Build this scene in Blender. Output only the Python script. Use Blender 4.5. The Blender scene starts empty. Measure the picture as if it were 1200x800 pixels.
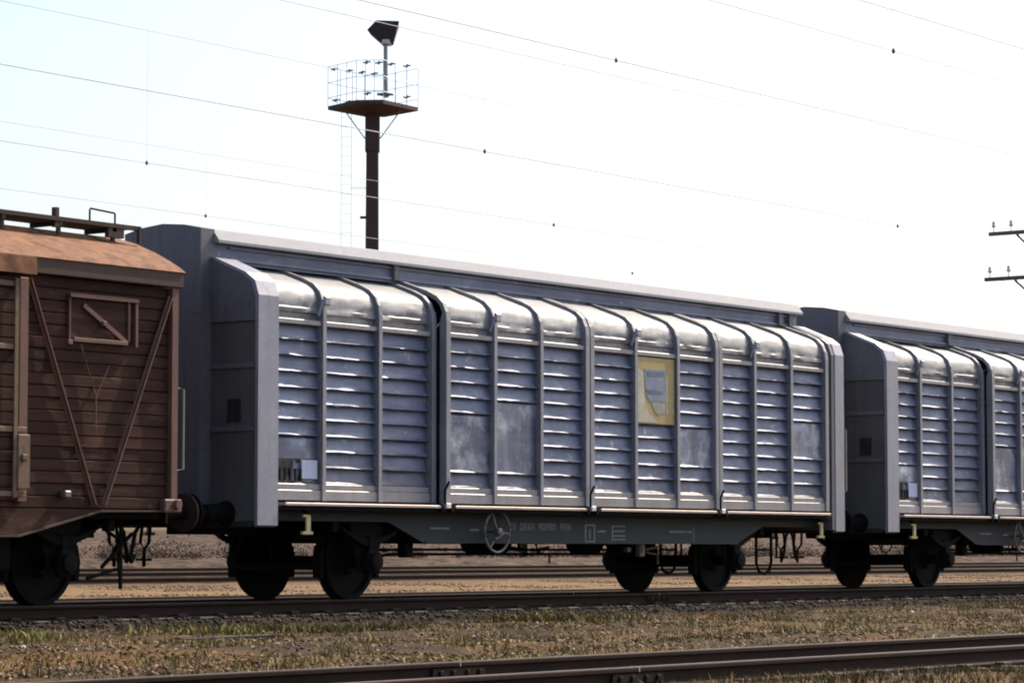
import bpy, bmesh, math, random
import numpy as np
from mathutils import Vector, Matrix
random.seed(7); rng = np.random.default_rng(7)
scene = bpy.context.scene
COL = scene.collection
R = math.radians

# ------------------------------------------------------------------ camera
CAM = Vector((-25.55, -24.0, 0.604)); FPX = 3400.0
PITCH = math.atan(245/3400.0)
Fh = Vector((.8, .6, 0)); Rt = Vector((.6, -.8, 0)); Zu = Vector((0, 0, 1))
Fw = Fh*math.cos(PITCH) + Zu*math.sin(PITCH); Up = Zu*math.cos(PITCH) - Fh*math.sin(PITCH)
cd = bpy.data.cameras.new('camera'); cam = bpy.data.objects.new('camera', cd); COL.objects.link(cam)
cd.sensor_width = 36; cd.sensor_fit = 'HORIZONTAL'; cd.lens = FPX/1200*36; cd.clip_end = 12000; cd.clip_start = .1
m = Matrix((Rt, Up, -Fw)).transposed().to_4x4(); m.translation = CAM; cam.matrix_world = m
scene.camera = cam

def ray(x, y):
    return Fw + Rt*((x-600)/FPX) + Up*((400-y)/FPX)
def at_y(x, y, Y):                       # point of the plane Y = const seen at a place of the picture
    d = ray(x, y); t = (Y-CAM.y)/d.y; return CAM + d*t
def at_d(x, y, dist):                    # point at a distance along the view axis
    return CAM + ray(x, y)*dist

# ------------------------------------------------------------------ materials
def new_mat(name):
    m = bpy.data.materials.new(name); m.use_nodes = True
    nt = m.node_tree; b = nt.nodes['Principled BSDF']; return m, nt, b
def N(nt, t, **kw):
    n = nt.nodes.new(t)
    for k, v in kw.items(): setattr(n, k, v)
    return n
def noise(nt, vec, scale, detail=6, rough=.6, stretch=None):
    if stretch:
        mp = N(nt, 'ShaderNodeMapping'); mp.inputs['Scale'].default_value = stretch
        nt.links.new(vec, mp.inputs['Vector']); vec = mp.outputs['Vector']
    n = N(nt, 'ShaderNodeTexNoise'); n.inputs['Scale'].default_value = scale
    n.inputs['Detail'].default_value = detail; n.inputs['Roughness'].default_value = rough
    nt.links.new(vec, n.inputs['Vector']); return n.outputs['Fac']
def ramp(nt, fac, lo, hi):
    r = N(nt, 'ShaderNodeMapRange'); r.inputs['From Min'].default_value = lo; r.inputs['From Max'].default_value = hi
    r.clamp = True; nt.links.new(fac, r.inputs['Value']); return r.outputs['Result']
def mix(nt, fac, a, b):
    n = N(nt, 'ShaderNodeMix', data_type='RGBA')
    if isinstance(fac, (int, float)): n.inputs['Factor'].default_value = fac
    else: nt.links.new(fac, n.inputs['Factor'])
    for s, v in (('A', a), ('B', b)):
        i = [k for k in n.inputs if k.name == s and k.type == 'RGBA'][0]
        if isinstance(v, tuple): i.default_value = (*v, 1)
        else: nt.links.new(v, i)
    return [k for k in n.outputs if k.type == 'RGBA'][0]
def math_(nt, op, a, b):
    n = N(nt, 'ShaderNodeMath', operation=op)
    for i, v in enumerate((a, b)):
        if isinstance(v, (int, float)): n.inputs[i].default_value = v
        else: nt.links.new(v, n.inputs[i])
    return n.outputs[0]
def bump(nt, b, h, strength=.3, dist=.01):
    n = N(nt, 'ShaderNodeBump'); n.inputs['Strength'].default_value = strength; n.inputs['Distance'].default_value = dist
    nt.links.new(h, n.inputs['Height']); nt.links.new(n.outputs['Normal'], b.inputs['Normal'])

def surf(name, a, b_, rough=.6, metal=0., s1=1.6, s2=14, streak=None, dirt=None, dirt_lo=.55, dirt_hi=.72, bmp=.15, bd=.006, rvar=.15, streak_amt=.6):
    """two tones broken by noise at two scales, optional vertical streaks and dirt, and an uneven gloss"""
    m, nt, p = new_mat(name)
    g = N(nt, 'ShaderNodeNewGeometry').outputs['Position']
    n1 = noise(nt, g, s1, 7, .62); n2 = noise(nt, g, s2, 5, .6)
    c = mix(nt, ramp(nt, n1, .36, .64), a, b_)
    fine = ramp(nt, n2, .3, .75)
    c = mix(nt, math_(nt, 'MULTIPLY', fine, .35), c, tuple(x*.6 for x in a))
    if streak:
        n3 = noise(nt, g, 3.0, 6, .7, (2.6, 2.6, .22))
        c = mix(nt, math_(nt, 'MULTIPLY', ramp(nt, n3, .52, .74), streak_amt), c, streak)
    if dirt:
        n4 = noise(nt, g, 4.5, 8, .7)
        c = mix(nt, ramp(nt, n4, dirt_lo, dirt_hi), c, dirt)
    nt.links.new(c, p.inputs['Base Color'])
    p.inputs['Metallic'].default_value = metal; p.inputs['Specular IOR Level'].default_value = .5 if max(a) > .03 else .15
    rr = math_(nt, 'ADD', math_(nt, 'MULTIPLY', n1, rvar*2), rough-rvar)
    nt.links.new(rr, p.inputs['Roughness'])
    if bmp: bump(nt, p, n2, bmp, bd)
    return m

M = {}
M['alu'] = surf('weathered_silver_sheet', (.215, .222, .29), (.29, .292, .355), .38, .5, 1.3, 18, streak=(.13, .12, .14), dirt=(.40, .39, .42), dirt_lo=.60, dirt_hi=.72, bmp=.12)
def sheet_mat(name, a, b_, rough, metal, dirt, dlo, dhi, dirtscale):
    m, nt, p = new_mat(name)
    g = N(nt, 'ShaderNodeNewGeometry').outputs['Position']
    big = noise(nt, g, .55, 4, .6); mid = noise(nt, g, 3.2, 8, .7); rows = noise(nt, g, 1.0, 4, .65, (.8, .8, 5.3)); fine = noise(nt, g, 24, 5, .7)
    st = noise(nt, g, 4.0, 7, .72, (2.4, 2.4, .2)); pat = noise(nt, g, dirtscale, 9, .72)
    c = mix(nt, ramp(nt, rows, .34, .66), a, b_)
    c = mix(nt, math_(nt, 'MULTIPLY', ramp(nt, big, .4, .62), .45), c, tuple(q*.66 for q in a))
    c = mix(nt, math_(nt, 'MULTIPLY', ramp(nt, st, .54, .70), .55), c, (.115, .105, .115))
    c = mix(nt, math_(nt, 'MULTIPLY', ramp(nt, fine, .5, .72), .25), c, (.10, .10, .13))
    c = mix(nt, ramp(nt, pat, dlo, dhi), c, dirt)
    sx = N(nt, 'ShaderNodeSeparateXYZ'); nt.links.new(g, sx.inputs[0])
    low = math_(nt, 'ADD', sx.outputs['Z'], math_(nt, 'MULTIPLY', mid, -1.3))
    c = mix(nt, math_(nt, 'MULTIPLY', ramp(nt, low, 1.15, .5), .55), c, (.13, .098, .085))
    nt.links.new(c, p.inputs['Base Color']); p.inputs['Metallic'].default_value = metal
    nt.links.new(math_(nt, 'ADD', math_(nt, 'MULTIPLY', mid, .36), rough-.18), p.inputs['Roughness'])
    bump(nt, p, mid, .25, .02); return m
M['alu'] = sheet_mat('weathered_silver_sheet', (.118, .142, .222), (.205, .236, .325), .54, .35, (.40, .40, .43), .60, .68, 5.0)
M['scuff'] = sheet_mat('scuffed_silver_plate', (.12, .135, .21), (.21, .23, .32), .42, .4, (.42, .44, .52), .49, .64, 1.9)
M['eave'] = sheet_mat('sun_tinted_eave_sheet', (.245, .25, .265), (.36, .36, .365), .58, .25, (.44, .43, .42), .58, .68, 5.0)  # lit copy of the wall sheet: sunlight put into the colour, paler, less blue
M['seal'] = surf('scuffed_silver_plate', (.17, .178, .235), (.30, .31, .38), .40, .5, 3.0, 14, streak=(.10, .10, .12), dirt=(.55, .54, .55), dirt_lo=.54, dirt_hi=.66, bmp=.2)
M['frame'] = surf('grey_frame_paint', (.25, .25, .275), (.33, .32, .34), .45, .35, 2.2, 20, streak=(.16, .14, .13), bmp=.08)
M['rib'] = surf('grey_rib_paint', (.25, .255, .30), (.33, .33, .36), .5, .3, 2.2, 20, streak=(.17, .15, .15), dirt=(.19, .13, .11), dirt_lo=.66, dirt_hi=.74, bmp=.08)
M['pillar'] = surf('pale_grey_pillar_paint', (.27, .28, .35), (.34, .345, .40), .45, .35, 2.2, 20, streak=(.2, .18, .18), dirt=(.22, .16, .15), dirt_lo=.66, dirt_hi=.74, bmp=.08)
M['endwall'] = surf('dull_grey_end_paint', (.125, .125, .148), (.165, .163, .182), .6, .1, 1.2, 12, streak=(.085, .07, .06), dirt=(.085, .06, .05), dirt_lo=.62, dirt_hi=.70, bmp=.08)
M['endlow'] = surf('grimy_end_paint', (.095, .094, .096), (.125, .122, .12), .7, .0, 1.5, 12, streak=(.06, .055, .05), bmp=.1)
M['endsign'] = surf('worn_dark_sign', (.03, .03, .03), (.05, .05, .048), .7, 0, 8, 20, dirt=(.075, .074, .075), dirt_lo=.52, dirt_hi=.62)
M['roof'] = surf('pale_roof_sheet', (.31, .31, .34), (.38, .38, .41), .85, .0, 1.0, 10, streak=None, bmp=.05)
M['ledge'] = surf('worn_pinkish_ledge', (.42, .34, .31), (.55, .47, .43), .5, .2, 3.5, 25, dirt=(.2, .13, .1), bmp=.1)
M['solebar'] = surf('slate_solebar_paint', (.022, .029, .034), (.034, .042, .048), .75, 0, 2.0, 16, streak=(.035, .03, .028), bmp=.08)
M['black'] = surf('oily_black_iron', (.004, .0037, .0037), (.009, .008, .0075), .85, 0, 3, 20, dirt=(.018, .013, .011), dirt_lo=.6, dirt_hi=.75, bmp=.15)
M['darkbrown'] = surf('grimy_brown_iron', (.035, .02, .018), (.06, .034, .03), .8, 0, 5, 20, dirt=(.012, .01, .01))
M['rubber'] = surf('black_hose_rubber', (.012, .012, .012), (.02, .02, .02), .6, 0, 4, 20)
M['tread'] = surf('worn_wheel_tread', (.16, .14, .13), (.25, .22, .2), .35, .7, 4, 20)
M['white'] = surf('chipped_white_paint', (.75, .74, .73), (.82, .8, .78), .5, 0, 6, 30)
M['yellow'] = surf('faded_yellow_paint', (.62, .52, .20), (.72, .66, .36), .5, 0, 6, 30, dirt=(.2, .15, .08), dirt_lo=.58, dirt_hi=.7)
M['paper'] = surf('pale_blue_paper', (.50, .58, .80), (.58, .64, .82), .6, 0, 6, 30)
M['graber'] = surf('dull_cream_rail_paint', (.26, .25, .2), (.34, .32, .26), .6, 0, 5, 20)
M['mark'] = surf('faded_stencil_paint', (.17, .18, .20), (.23, .24, .26), .6, 0, 9, 40, dirt=(.07, .075, .08), dirt_lo=.5, dirt_hi=.66)
M['wheelrim'] = surf('worn_handwheel_iron', (.11, .11, .11), (.19, .185, .18), .5, .3, 5, 30)
M['plate_yellow'] = surf('faded_ochre_panel', (.42, .31, .11), (.50, .39, .16), .55, 0, 4, 18, streak=(.30, .2, .10), dirt=(.55, .52, .40), dirt_lo=.6, dirt_hi=.72)
M['plate_cream'] = surf('faded_cream_panel', (.55, .53, .42), (.45, .42, .30), .55, 0, 5, 18, dirt=(.34, .33, .29))
M['plate_blue'] = surf('faded_blue_figure', (.17, .22, .33), (.27, .32, .40), .55, 0, 6, 12, dirt=(.34, .34, .31), dirt_lo=.56, dirt_hi=.68)
M['plate_navy'] = surf('faded_navy_band', (.09, .105, .19), (.15, .165, .24), .55, 0, 7, 18, dirt=(.24, .25, .28), dirt_lo=.54, dirt_hi=.68)
M['plate_grey'] = surf('faded_grey_print', (.28, .28, .25), (.36, .35, .30), .55, 0, 7, 18, dirt=(.45, .40, .28), dirt_lo=.5, dirt_hi=.6)
M['planks_plain'] = surf('dark_brown_boards', (.040, .025, .024), (.066, .039, .035), .85, 0, 1.6, 16, streak=(.035, .022, .02), dirt=(.105, .06, .047), dirt_lo=.60, dirt_hi=.74, bmp=.3)
M['ironbrown'] = surf('red_brown_iron', (.14, .068, .05), (.195, .10, .075), .7, .0, 3, 20, streak=(.09, .05, .04), bmp=.15)
M['ochreiron'] = surf('rusty_ochre_iron', (.20, .12, .07), (.13, .075, .05), .75, 0, 7, 22, dirt=(.07, .045, .035))
M['rustroof'] = surf('rusted_roof_sheet', (.20, .085, .038), (.275, .13, .062), .9, 0, 2.2, 9, streak=(.15, .055, .03), streak_amt=.55, dirt=(.085, .036, .022), dirt_lo=.46, dirt_hi=.64, bmp=.4, bd=.012)
M['fascia'] = surf('dark_roof_edge', (.06, .036, .028), (.095, .056, .042), .8, 0, 1.4, 12, bmp=.1)
M['railside'] = surf('rusty_rail_steel', (.024, .0145, .011), (.042, .025, .018), .85, 0, 3, 25, bmp=.2)
M['railtop'] = surf('worn_rail_head', (.13, .092, .075), (.20, .15, .125), .5, .3, 3, 25, bmp=.03)
M['sleeper'] = surf('creosoted_sleeper_wood', (.035, .027, .023), (.065, .05, .04), .85, 0, 2.5, 18, bmp=.3)
M['tower'] = surf('brown_mast_steel', (.060, .034, .031), (.085, .047, .041), .75, 0, 1, 6)
M['towergrey'] = surf('grey_mast_rail_steel', (.30, .32, .34), (.4, .42, .44), .5, .4, 2, 8)
M['bracketgrey'] = surf('grey_lamp_bracket', (.09, .11, .13), (.14, .16, .18), .6, .2, 2, 8)
M['lampshell'] = surf('dark_floodlight_shell', (.030, .029, .038), (.045, .043, .055), .5, .1, 2, 8)
M['lampglass'] = surf('floodlight_glass', (.72, .76, .8), (.8, .82, .84), .12, .2, 2, 8)
M['wire'] = surf('weathered_copper_wire', (.22, .26, .28), (.28, .31, .32), .6, .2, 1, 5, bmp=0)
M['clamp'] = surf('dark_wire_clamp', (.06, .09, .09), (.1, .12, .12), .5, .3, 1, 5, bmp=0)
M['crossarm'] = surf('grey_crossarm_steel', (.09, .09, .11), (.14, .14, .16), .6, .2, 1, 8)
M['polewood'] = surf('grey_pole_concrete', (.3, .29, .28), (.38, .36, .34), .8, 0, 1, 8)
M['porcelain'] = surf('white_insulator_porcelain', (.75, .76, .78), (.8, .8, .82), .25, 0, 2, 8, bmp=0)
M['board'] = surf('weathered_board', (.07, .055, .044), (.12, .095, .078), .9, 0, 3, 14, bmp=.3)
M['concrete'] = surf('pale_concrete', (.5, .47, .43), (.6, .57, .53), .85, 0, 3, 25, dirt=(.3, .25, .2), bmp=.3)
M['stonewhite'] = surf('pale_stone', (.6, .56, .52), (.7, .66, .62), .8, 0, 8, 30, bmp=.2)

def planks_mat():
    m, nt, p = new_mat('dark_brown_boards')
    g = N(nt, 'ShaderNodeNewGeometry').outputs['Position']
    row = noise(nt, g, 1.0, 2, .5, (.35, .35, 8.5)); grain = noise(nt, g, 2.2, 8, .7, (1.2, 1.2, 16)); big = noise(nt, g, 1.5, 7, .65); fine = noise(nt, g, 26, 5, .7)
    c = mix(nt, ramp(nt, row, .3, .7), (.036, .0165, .011), (.074, .034, .022))
    c = mix(nt, math_(nt, 'MULTIPLY', ramp(nt, grain, .45, .7), .5), c, (.022, .013, .012))
    c = mix(nt, math_(nt, 'MULTIPLY', ramp(nt, math_(nt, 'ADD', math_(nt, 'MULTIPLY', big, .6), math_(nt, 'MULTIPLY', grain, .4)), .54, .62), .75), c, (.13, .066, .047))
    nt.links.new(c, p.inputs['Base Color']); p.inputs['Roughness'].default_value = .85; p.inputs['Specular IOR Level'].default_value = .2
    bump(nt, p, grain, .5, .008); return m
M['planks'] = planks_mat()
def tinted(name, rough=.8, spec=.3, trans=0.):
    m, nt, p = new_mat(name)
    a = N(nt, 'ShaderNodeAttribute', attribute_name='tint')
    nt.links.new(a.outputs['Color'], p.inputs['Base Color']); p.inputs['Roughness'].default_value = rough
    p.inputs['Specular IOR Level'].default_value = spec
    return m
M['blades'] = tinted('dry_grass_blades', .75, .2)
M['leafy'] = tinted('weed_leaves', .6, .3)
M['stones'] = tinted('ballast_stones', .85, .2)
M['twigs'] = tinted('dry_scrub_twigs', .85, .2)

def ground_mat():
    m, nt, p = new_mat('yard_soil')
    g = N(nt, 'ShaderNodeNewGeometry').outputs['Position']
    big = noise(nt, g, .35, 6, .6); mid = noise(nt, g, 2.2, 8, .7); fine = noise(nt, g, 22, 6, .75)
    soil = mix(nt, ramp(nt, mid, .35, .65), (.046, .033, .021), (.10, .068, .036))
    soil = mix(nt, ramp(nt, big, .48, .62), soil, (.15, .084, .032))
    soil = mix(nt, math_(nt, 'MULTIPLY', ramp(nt, noise(nt, g, .9, 7, .68), .50, .60), .7), soil, (.034, .025, .02))
    soil = mix(nt, math_(nt, 'MULTIPLY', ramp(nt, fine, .45, .7), .6), soil, (.045, .034, .028))
    tan = mix(nt, ramp(nt, mid, .35, .65), (.13, .08, .04), (.24, .155, .075))
    tan = mix(nt, math_(nt, 'MULTIPLY', ramp(nt, fine, .5, .72), .5), tan, (.18, .12, .09))
    sx = N(nt, 'ShaderNodeSeparateXYZ'); nt.links.new(g, sx.inputs[0])
    yy = math_(nt, 'ADD', sx.outputs['Y'], math_(nt, 'MULTIPLY', mid, 3.0))
    c = mix(nt, ramp(nt, yy, 5.0, 8.0), soil, tan)
    c = mix(nt, math_(nt, 'MULTIPLY', ramp(nt, yy, 24.0, 33.0), .95), c, (.070, .045, .031))
    nt.links.new(c, p.inputs['Base Color']); p.inputs['Roughness'].default_value = .95
    p.inputs['Specular IOR Level'].default_value = .1
    bump(nt, p, fine, .7, .03)
    return m
M['ground'] = ground_mat()
def ballast_mat(name, a, b_, dk):
    m, nt, p = new_mat(name)
    g = N(nt, 'ShaderNodeNewGeometry').outputs['Position']
    v = N(nt, 'ShaderNodeTexVoronoi'); v.inputs['Scale'].default_value = 17; nt.links.new(g, v.inputs['Vector'])
    mid = noise(nt, g, 1.1, 6, .65)
    sv = N(nt, 'ShaderNodeSeparateColor'); nt.links.new(v.outputs['Color'], sv.inputs[0])
    c = mix(nt, sv.outputs[0], a, b_); c = mix(nt, ramp(nt, mid, .42, .6), c, dk)
    nt.links.new(c, p.inputs['Base Color']); p.inputs['Roughness'].default_value = .95
    p.inputs['Specular IOR Level'].default_value = .1
    bump(nt, p, v.outputs['Distance'], .8, .03); return m
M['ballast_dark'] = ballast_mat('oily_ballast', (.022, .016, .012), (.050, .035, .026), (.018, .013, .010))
M['ballast_tan'] = ballast_mat('tan_ballast', (.10, .064, .038), (.20, .125, .07), (.08, .05, .03))
M['bank'] = ballast_mat('pinkish_gravel_bank', (.05, .033, .023), (.17, .115, .085), (.038, .027, .02))

# ------------------------------------------------------------------ mesh building
OFF = [Vector((0, 0, 0))]
class MB:
    def __init__(s): s.v = []; s.f = []
    def add(s, vs, fs):
        o = len(s.v); s.v += [tuple(v) for v in vs]; s.f += [tuple(i+o for i in f) for f in fs]; return s
    def box(s, x0, x1, y0, y1, z0, z1, b=0.0):
        if x0 > x1: x0, x1 = x1, x0
        if y0 > y1: y0, y1 = y1, y0
        if z0 > z1: z0, z1 = z1, z0
        b = min(b, (x1-x0)*.45, (y1-y0)*.45, (z1-z0)*.45)
        if b <= 0:
            return s.add([(x, y, z) for x in (x0, x1) for y in (y0, y1) for z in (z0, z1)],
                     [(0, 1, 3, 2), (4, 6, 7, 5), (0, 4, 5, 1), (2, 3, 7, 6), (0, 2, 6, 4), (1, 5, 7, 3)])
        bm = bmesh.new(); r = bmesh.ops.create_cube(bm, size=1)
        for v in r['verts']:
            v.co = Vector(((x0+x1)/2+v.co.x*(x1-x0), (y0+y1)/2+v.co.y*(y1-y0), (z0+z1)/2+v.co.z*(z1-z0)))
        bmesh.ops.bevel(bm, geom=list(bm.edges), offset=b, segments=1, affect='EDGES')
        return s.from_bm(bm)
    def from_bm(s, bm):
        bm.verts.index_update(); s.add([v.co[:] for v in bm.verts], [[v.index for v in f.verts] for f in bm.faces]); bm.free(); return s
    def bar(s, a, b, w, h=None, up=(0, 0, 1)):        # rectangular bar between two points
        a = Vector(a); b = Vector(b); h = h or w; d = (b-a).normalized(); up = Vector(up)
        if abs(d.dot(up)) > .98: up = Vector((0, 1, 0))
        sd = d.cross(up).normalized(); u = sd.cross(d)
        q = [p + sd*i*w/2 + u*j*h/2 for p in (a, b) for i, j in ((-1, -1), (1, -1), (1, 1), (-1, 1))]
        return s.add(q, [(0, 1, 2, 3), (7, 6, 5, 4), (0, 4, 5, 1), (1, 5, 6, 2), (2, 6, 7, 3), (3, 7, 4, 0)])
    def tube(s, pts, r, n=8, closed=False):
        pts = [Vector(p) for p in pts]; k = len(pts); rings = []
        rs = r if isinstance(r, (list, tuple)) else [r]*k
        for i, p in enumerate(pts):
            if closed: d = pts[(i+1) % k]-pts[i-1]
            else: d = pts[min(i+1, k-1)]-pts[max(i-1, 0)]
            d.normalize(); up = Vector((0, 0, 1)) if abs(d.z) < .95 else Vector((0, 1, 0))
            sd = d.cross(up).normalized(); u = sd.cross(d)
            rings.append([p+sd*math.cos(2*math.pi*j/n)*rs[i]+u*math.sin(2*math.pi*j/n)*rs[i] for j in range(n)])
        vs = [v for q in rings for v in q]; fs = []
        for i in range(k if closed else k-1):
            i2 = (i+1) % k
            for j in range(n): fs.append((i*n+j, i*n+(j+1) % n, i2*n+(j+1) % n, i2*n+j))
        if not closed: fs += [tuple(range(n))[::-1], tuple((k-1)*n+j for j in range(n))]
        return s.add(vs, fs)
    def lathe(s, c, axis, prof, n=28):                # prof: (along axis, radius)
        c = Vector(c); ax = Vector(axis).normalized(); t = Vector((0, 0, 1)) if abs(ax.z) < .9 else Vector((1, 0, 0))
        u = ax.cross(t).normalized(); w = ax.cross(u); vs = []; fs = []; k = len(prof)
        for a, r in prof:
            for j in range(n):
                th = 2*math.pi*j/n; vs.append(c+ax*a+(u*math.cos(th)+w*math.sin(th))*max(r, 1e-4))
        for i in range(k-1):
            for j in range(n): fs.append((i*n+j, i*n+(j+1) % n, (i+1)*n+(j+1) % n, (i+1)*n+j))
        fs += [tuple(range(n))[::-1], tuple((k-1)*n+j for j in range(n))]
        return s.add(vs, fs)
    def prism_x(s, yz, x0, x1):                       # closed outline in (y, z), extruded along x
        n = len(yz); vs = [(x0, y, z) for y, z in yz]+[(x1, y, z) for y, z in yz]
        fs = [(i, (i+1) % n, n+(i+1) % n, n+i) for i in range(n)]+[tuple(range(n))[::-1], tuple(range(n, 2*n))]
        return s.add(vs, fs)
    def prism_y(s, xz, y0, y1):
        n = len(xz); vs = [(x, y0, z) for x, z in xz]+[(x, y1, z) for x, z in xz]
        fs = [(i, (i+1) % n, n+(i+1) % n, n+i) for i in range(n)]+[tuple(range(n))[::-1], tuple(range(n, 2*n))]
        return s.add(vs, fs)
    def sheet_x(s, yz, xs, jit=0.0):                  # open profile in (y, z) swept along x, slightly dented
        k = len(yz); vs = []
        for i, x in enumerate(xs):
            for (y, z) in yz:
                j = 0 if i in (0, len(xs)-1) else random.uniform(-jit, jit)
                vs.append((x, y+j, z+j*.4))
        fs = [(i*k+j, (i+1)*k+j, (i+1)*k+j+1, i*k+j+1) for i in range(len(xs)-1) for j in range(k-1)]
        return s.add(vs, fs)
    def build(s, name, mat, parent=None, smooth=False, normals=True):
        me = bpy.data.meshes.new(name); o = OFF[0]
        me.from_pydata([(v[0]-o.x, v[1]-o.y, v[2]-o.z) for v in s.v], [], s.f)
        if normals:
            bm = bmesh.new(); bm.from_mesh(me); bmesh.ops.recalc_face_normals(bm, faces=bm.faces); bm.to_mesh(me); bm.free()
        if smooth:
            me.polygons.foreach_set('use_smooth', [True]*len(me.polygons))
            if smooth != 'all': me.set_sharp_from_angle(angle=R(35))
        me.materials.append(mat if not isinstance(mat, str) else M[mat])
        ob = bpy.data.objects.new(name, me); COL.objects.link(ob)
        if parent: ob.parent = parent
        return ob
def tag(o, label=None, cat=None, group=None, kind=None):
    if label: o['label'] = label
    if cat: o['category'] = cat
    if group: o['group'] = group
    if kind: o['kind'] = kind
    return o
def empty(name, loc, **kw):
    o = bpy.data.objects.new(name, None); COL.objects.link(o); o.location = loc; o.empty_display_size = .3
    return tag(o, **kw)
def copy_tree(o, parent=None):
    c = o.copy(); COL.objects.link(c)
    if parent: c.parent = parent
    for ch in list(o.children): copy_tree(ch, c)
    return c

# ------------------------------------------------------------------ running gear shared by all wagons
def wheelset(root, s, mat='black', r=.47):
    ax = MB().lathe((s, 0, r), (0, 1, 0), [(-1.0, .055), (-.86, .06), (-.84, .075), (.84, .075), (.86, .06), (1.0, .055)], 16).build('axle', mat, root, True)
    for sd in (-1, 1):
        w = MB().lathe((s, sd*.69, r), (0, sd, 0), [(-.055, r+.028), (-.03, r+.028), (-.02, r), (.075, r-.006), (.078, r-.065), (.03, r-.08), (.03, .17), (.07, .13), (.09, .13), (.09, .08)], 40).build('wheel', mat, ax, True)
        
    return ax
def suspension(root, s, r=.47, top=1.0):
    for sd in (-1, 1):
        y = sd*1.0
        g = MB()
        g.prism_y([(s-.34, top), (s-.17, r-.12), (s-.12, r-.12), (s-.12, r+.22), (s+.12, r+.22), (s+.12, r-.12), (s+.17, r-.12), (s+.34, top)], y-.012+sd*.02, y+.012+sd*.02)
        g.build('axle_guard', 'black', root)
        ab = MB().box(s-.12, s+.12, y-.02, y+sd*.17, r-.15, r+.14, .03)
        ab.lathe((s, y+sd*.16, r), (0, sd, 0), [(0, .11), (.05, .105), (.06, .06)], 16)
        ab.build('axle_box', 'black', root, True)
        sp = MB()
        for k in range(7):
            L = .62-.075*k; pts = []
            zc = r+.37-.013*k
            for i in range(9):
                t = -1+i/4; pts.append((s+t*L, y+sd*.07, zc+.16*(t*L/.62)**2-.09))
            for i in range(8): sp.bar(pts[i], pts[i+1], .085, .0118)
        sp.box(s-.05, s+.05, y+sd*.02, y+sd*.12, r+.12, r+.31)
        for e in (-1, 1):
            sp.bar((s+e*.62, y+sd*.07, r+.44), (s+e*.70, y+sd*.07, top-.12), .05, .03)
            sp.box(s+e*.70-.05, s+e*.70+.05, y+sd*.02, y+sd*.12, top-.16, top+.02)
        sp.build('leaf_spring', 'black', root)
        for e in (-1, 1):      # brake blocks and hangers either side of the wheel
            bs = MB()
            bs.prism_y([(s+e*.50, r-.2), (s+e*.56, r-.2), (s+e*.58, r+.02), (s+e*.54, r+.2), (s+e*.49, r+.16)], sd*.64, sd*.76)
            bs.bar((s+e*.56, sd*.7, r+.05), (s+e*.52, sd*.7, 1.0), .04, .025)
            bs.build('brake_block', 'black', root)
def brake_rig(root, s):
    b = MB()
    b.tube([(s-.66, 0, .42), (s+.66, 0, .42)], .02, 6)
    for e in (-1, 1):
        b.bar((s+e*.58, -.7, .40), (s+e*.58, .7, .40), .06, .06)
        b.bar((s+e*.58, 0, .30), (s+e*.62, 0, .80), .05, .02)
    return b.build('brake_beam', 'black', root)
def buffers(root, s0, s1, mat='black', shell='black'):
    d = 1 if s1 > s0 else -1; L = abs(s1-s0)
    for sd in (-1, 1):
        b = MB().lathe((s0, sd*.875, 1.04), (d, 0, 0), [(0, .15), (.05, .15), (.06, .115), (L*.62, .105), (L*.62, .08), (L-.05, .08)], 24).build('buffer', shell, root, True)
        MB().lathe((s1-d*.055, sd*.875, 1.04), (d, 0, 0), [(0, .11), (.012, .225), (.04, .225), (.055, .12)], 28).build('buffer_head', mat, b, True)
def coupler(root, s, d):
    h = MB()
    h.box(s, s+d*.34, -.035, .035, .98, 1.08, .01)
    h.tube([(s+d*.34, 0, 1.06), (s+d*.42, 0, 1.05), (s+d*.45, 0, .98), (s+d*.38, 0, .94)], .03, 8)
    h.build('draw_hook', 'black', root)
    c = MB()
    c.tube([(s+d*.36, -.06, 1.0), (s+d*.40, -.07, .7), (s+d*.40, 0, .62), (s+d*.40, .07, .7), (s+d*.36, .06, 1.0)], .02, 8)
    c.tube([(s+d*.40, 0, .62), (s+d*.41, 0, .42)], .022, 8)
    c.bar((s+d*.41, -.12, .5), (s+d*.41, .12, .5), .03)
    c.build('coupling_chain', 'black', root)
    for sd in (-d,):
        MB().tube([(s+d*.02, sd*.33, .92), (s+d*.12, sd*.33, .94), (s+d*.22, sd*.33, .82), (s+d*.30, sd*.31, .58), (s+d*.42, sd*.27, .48), (s+d*.50, sd*.24, .55)], .026, 8).build('brake_hose', 'rubber', root, True)

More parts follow.
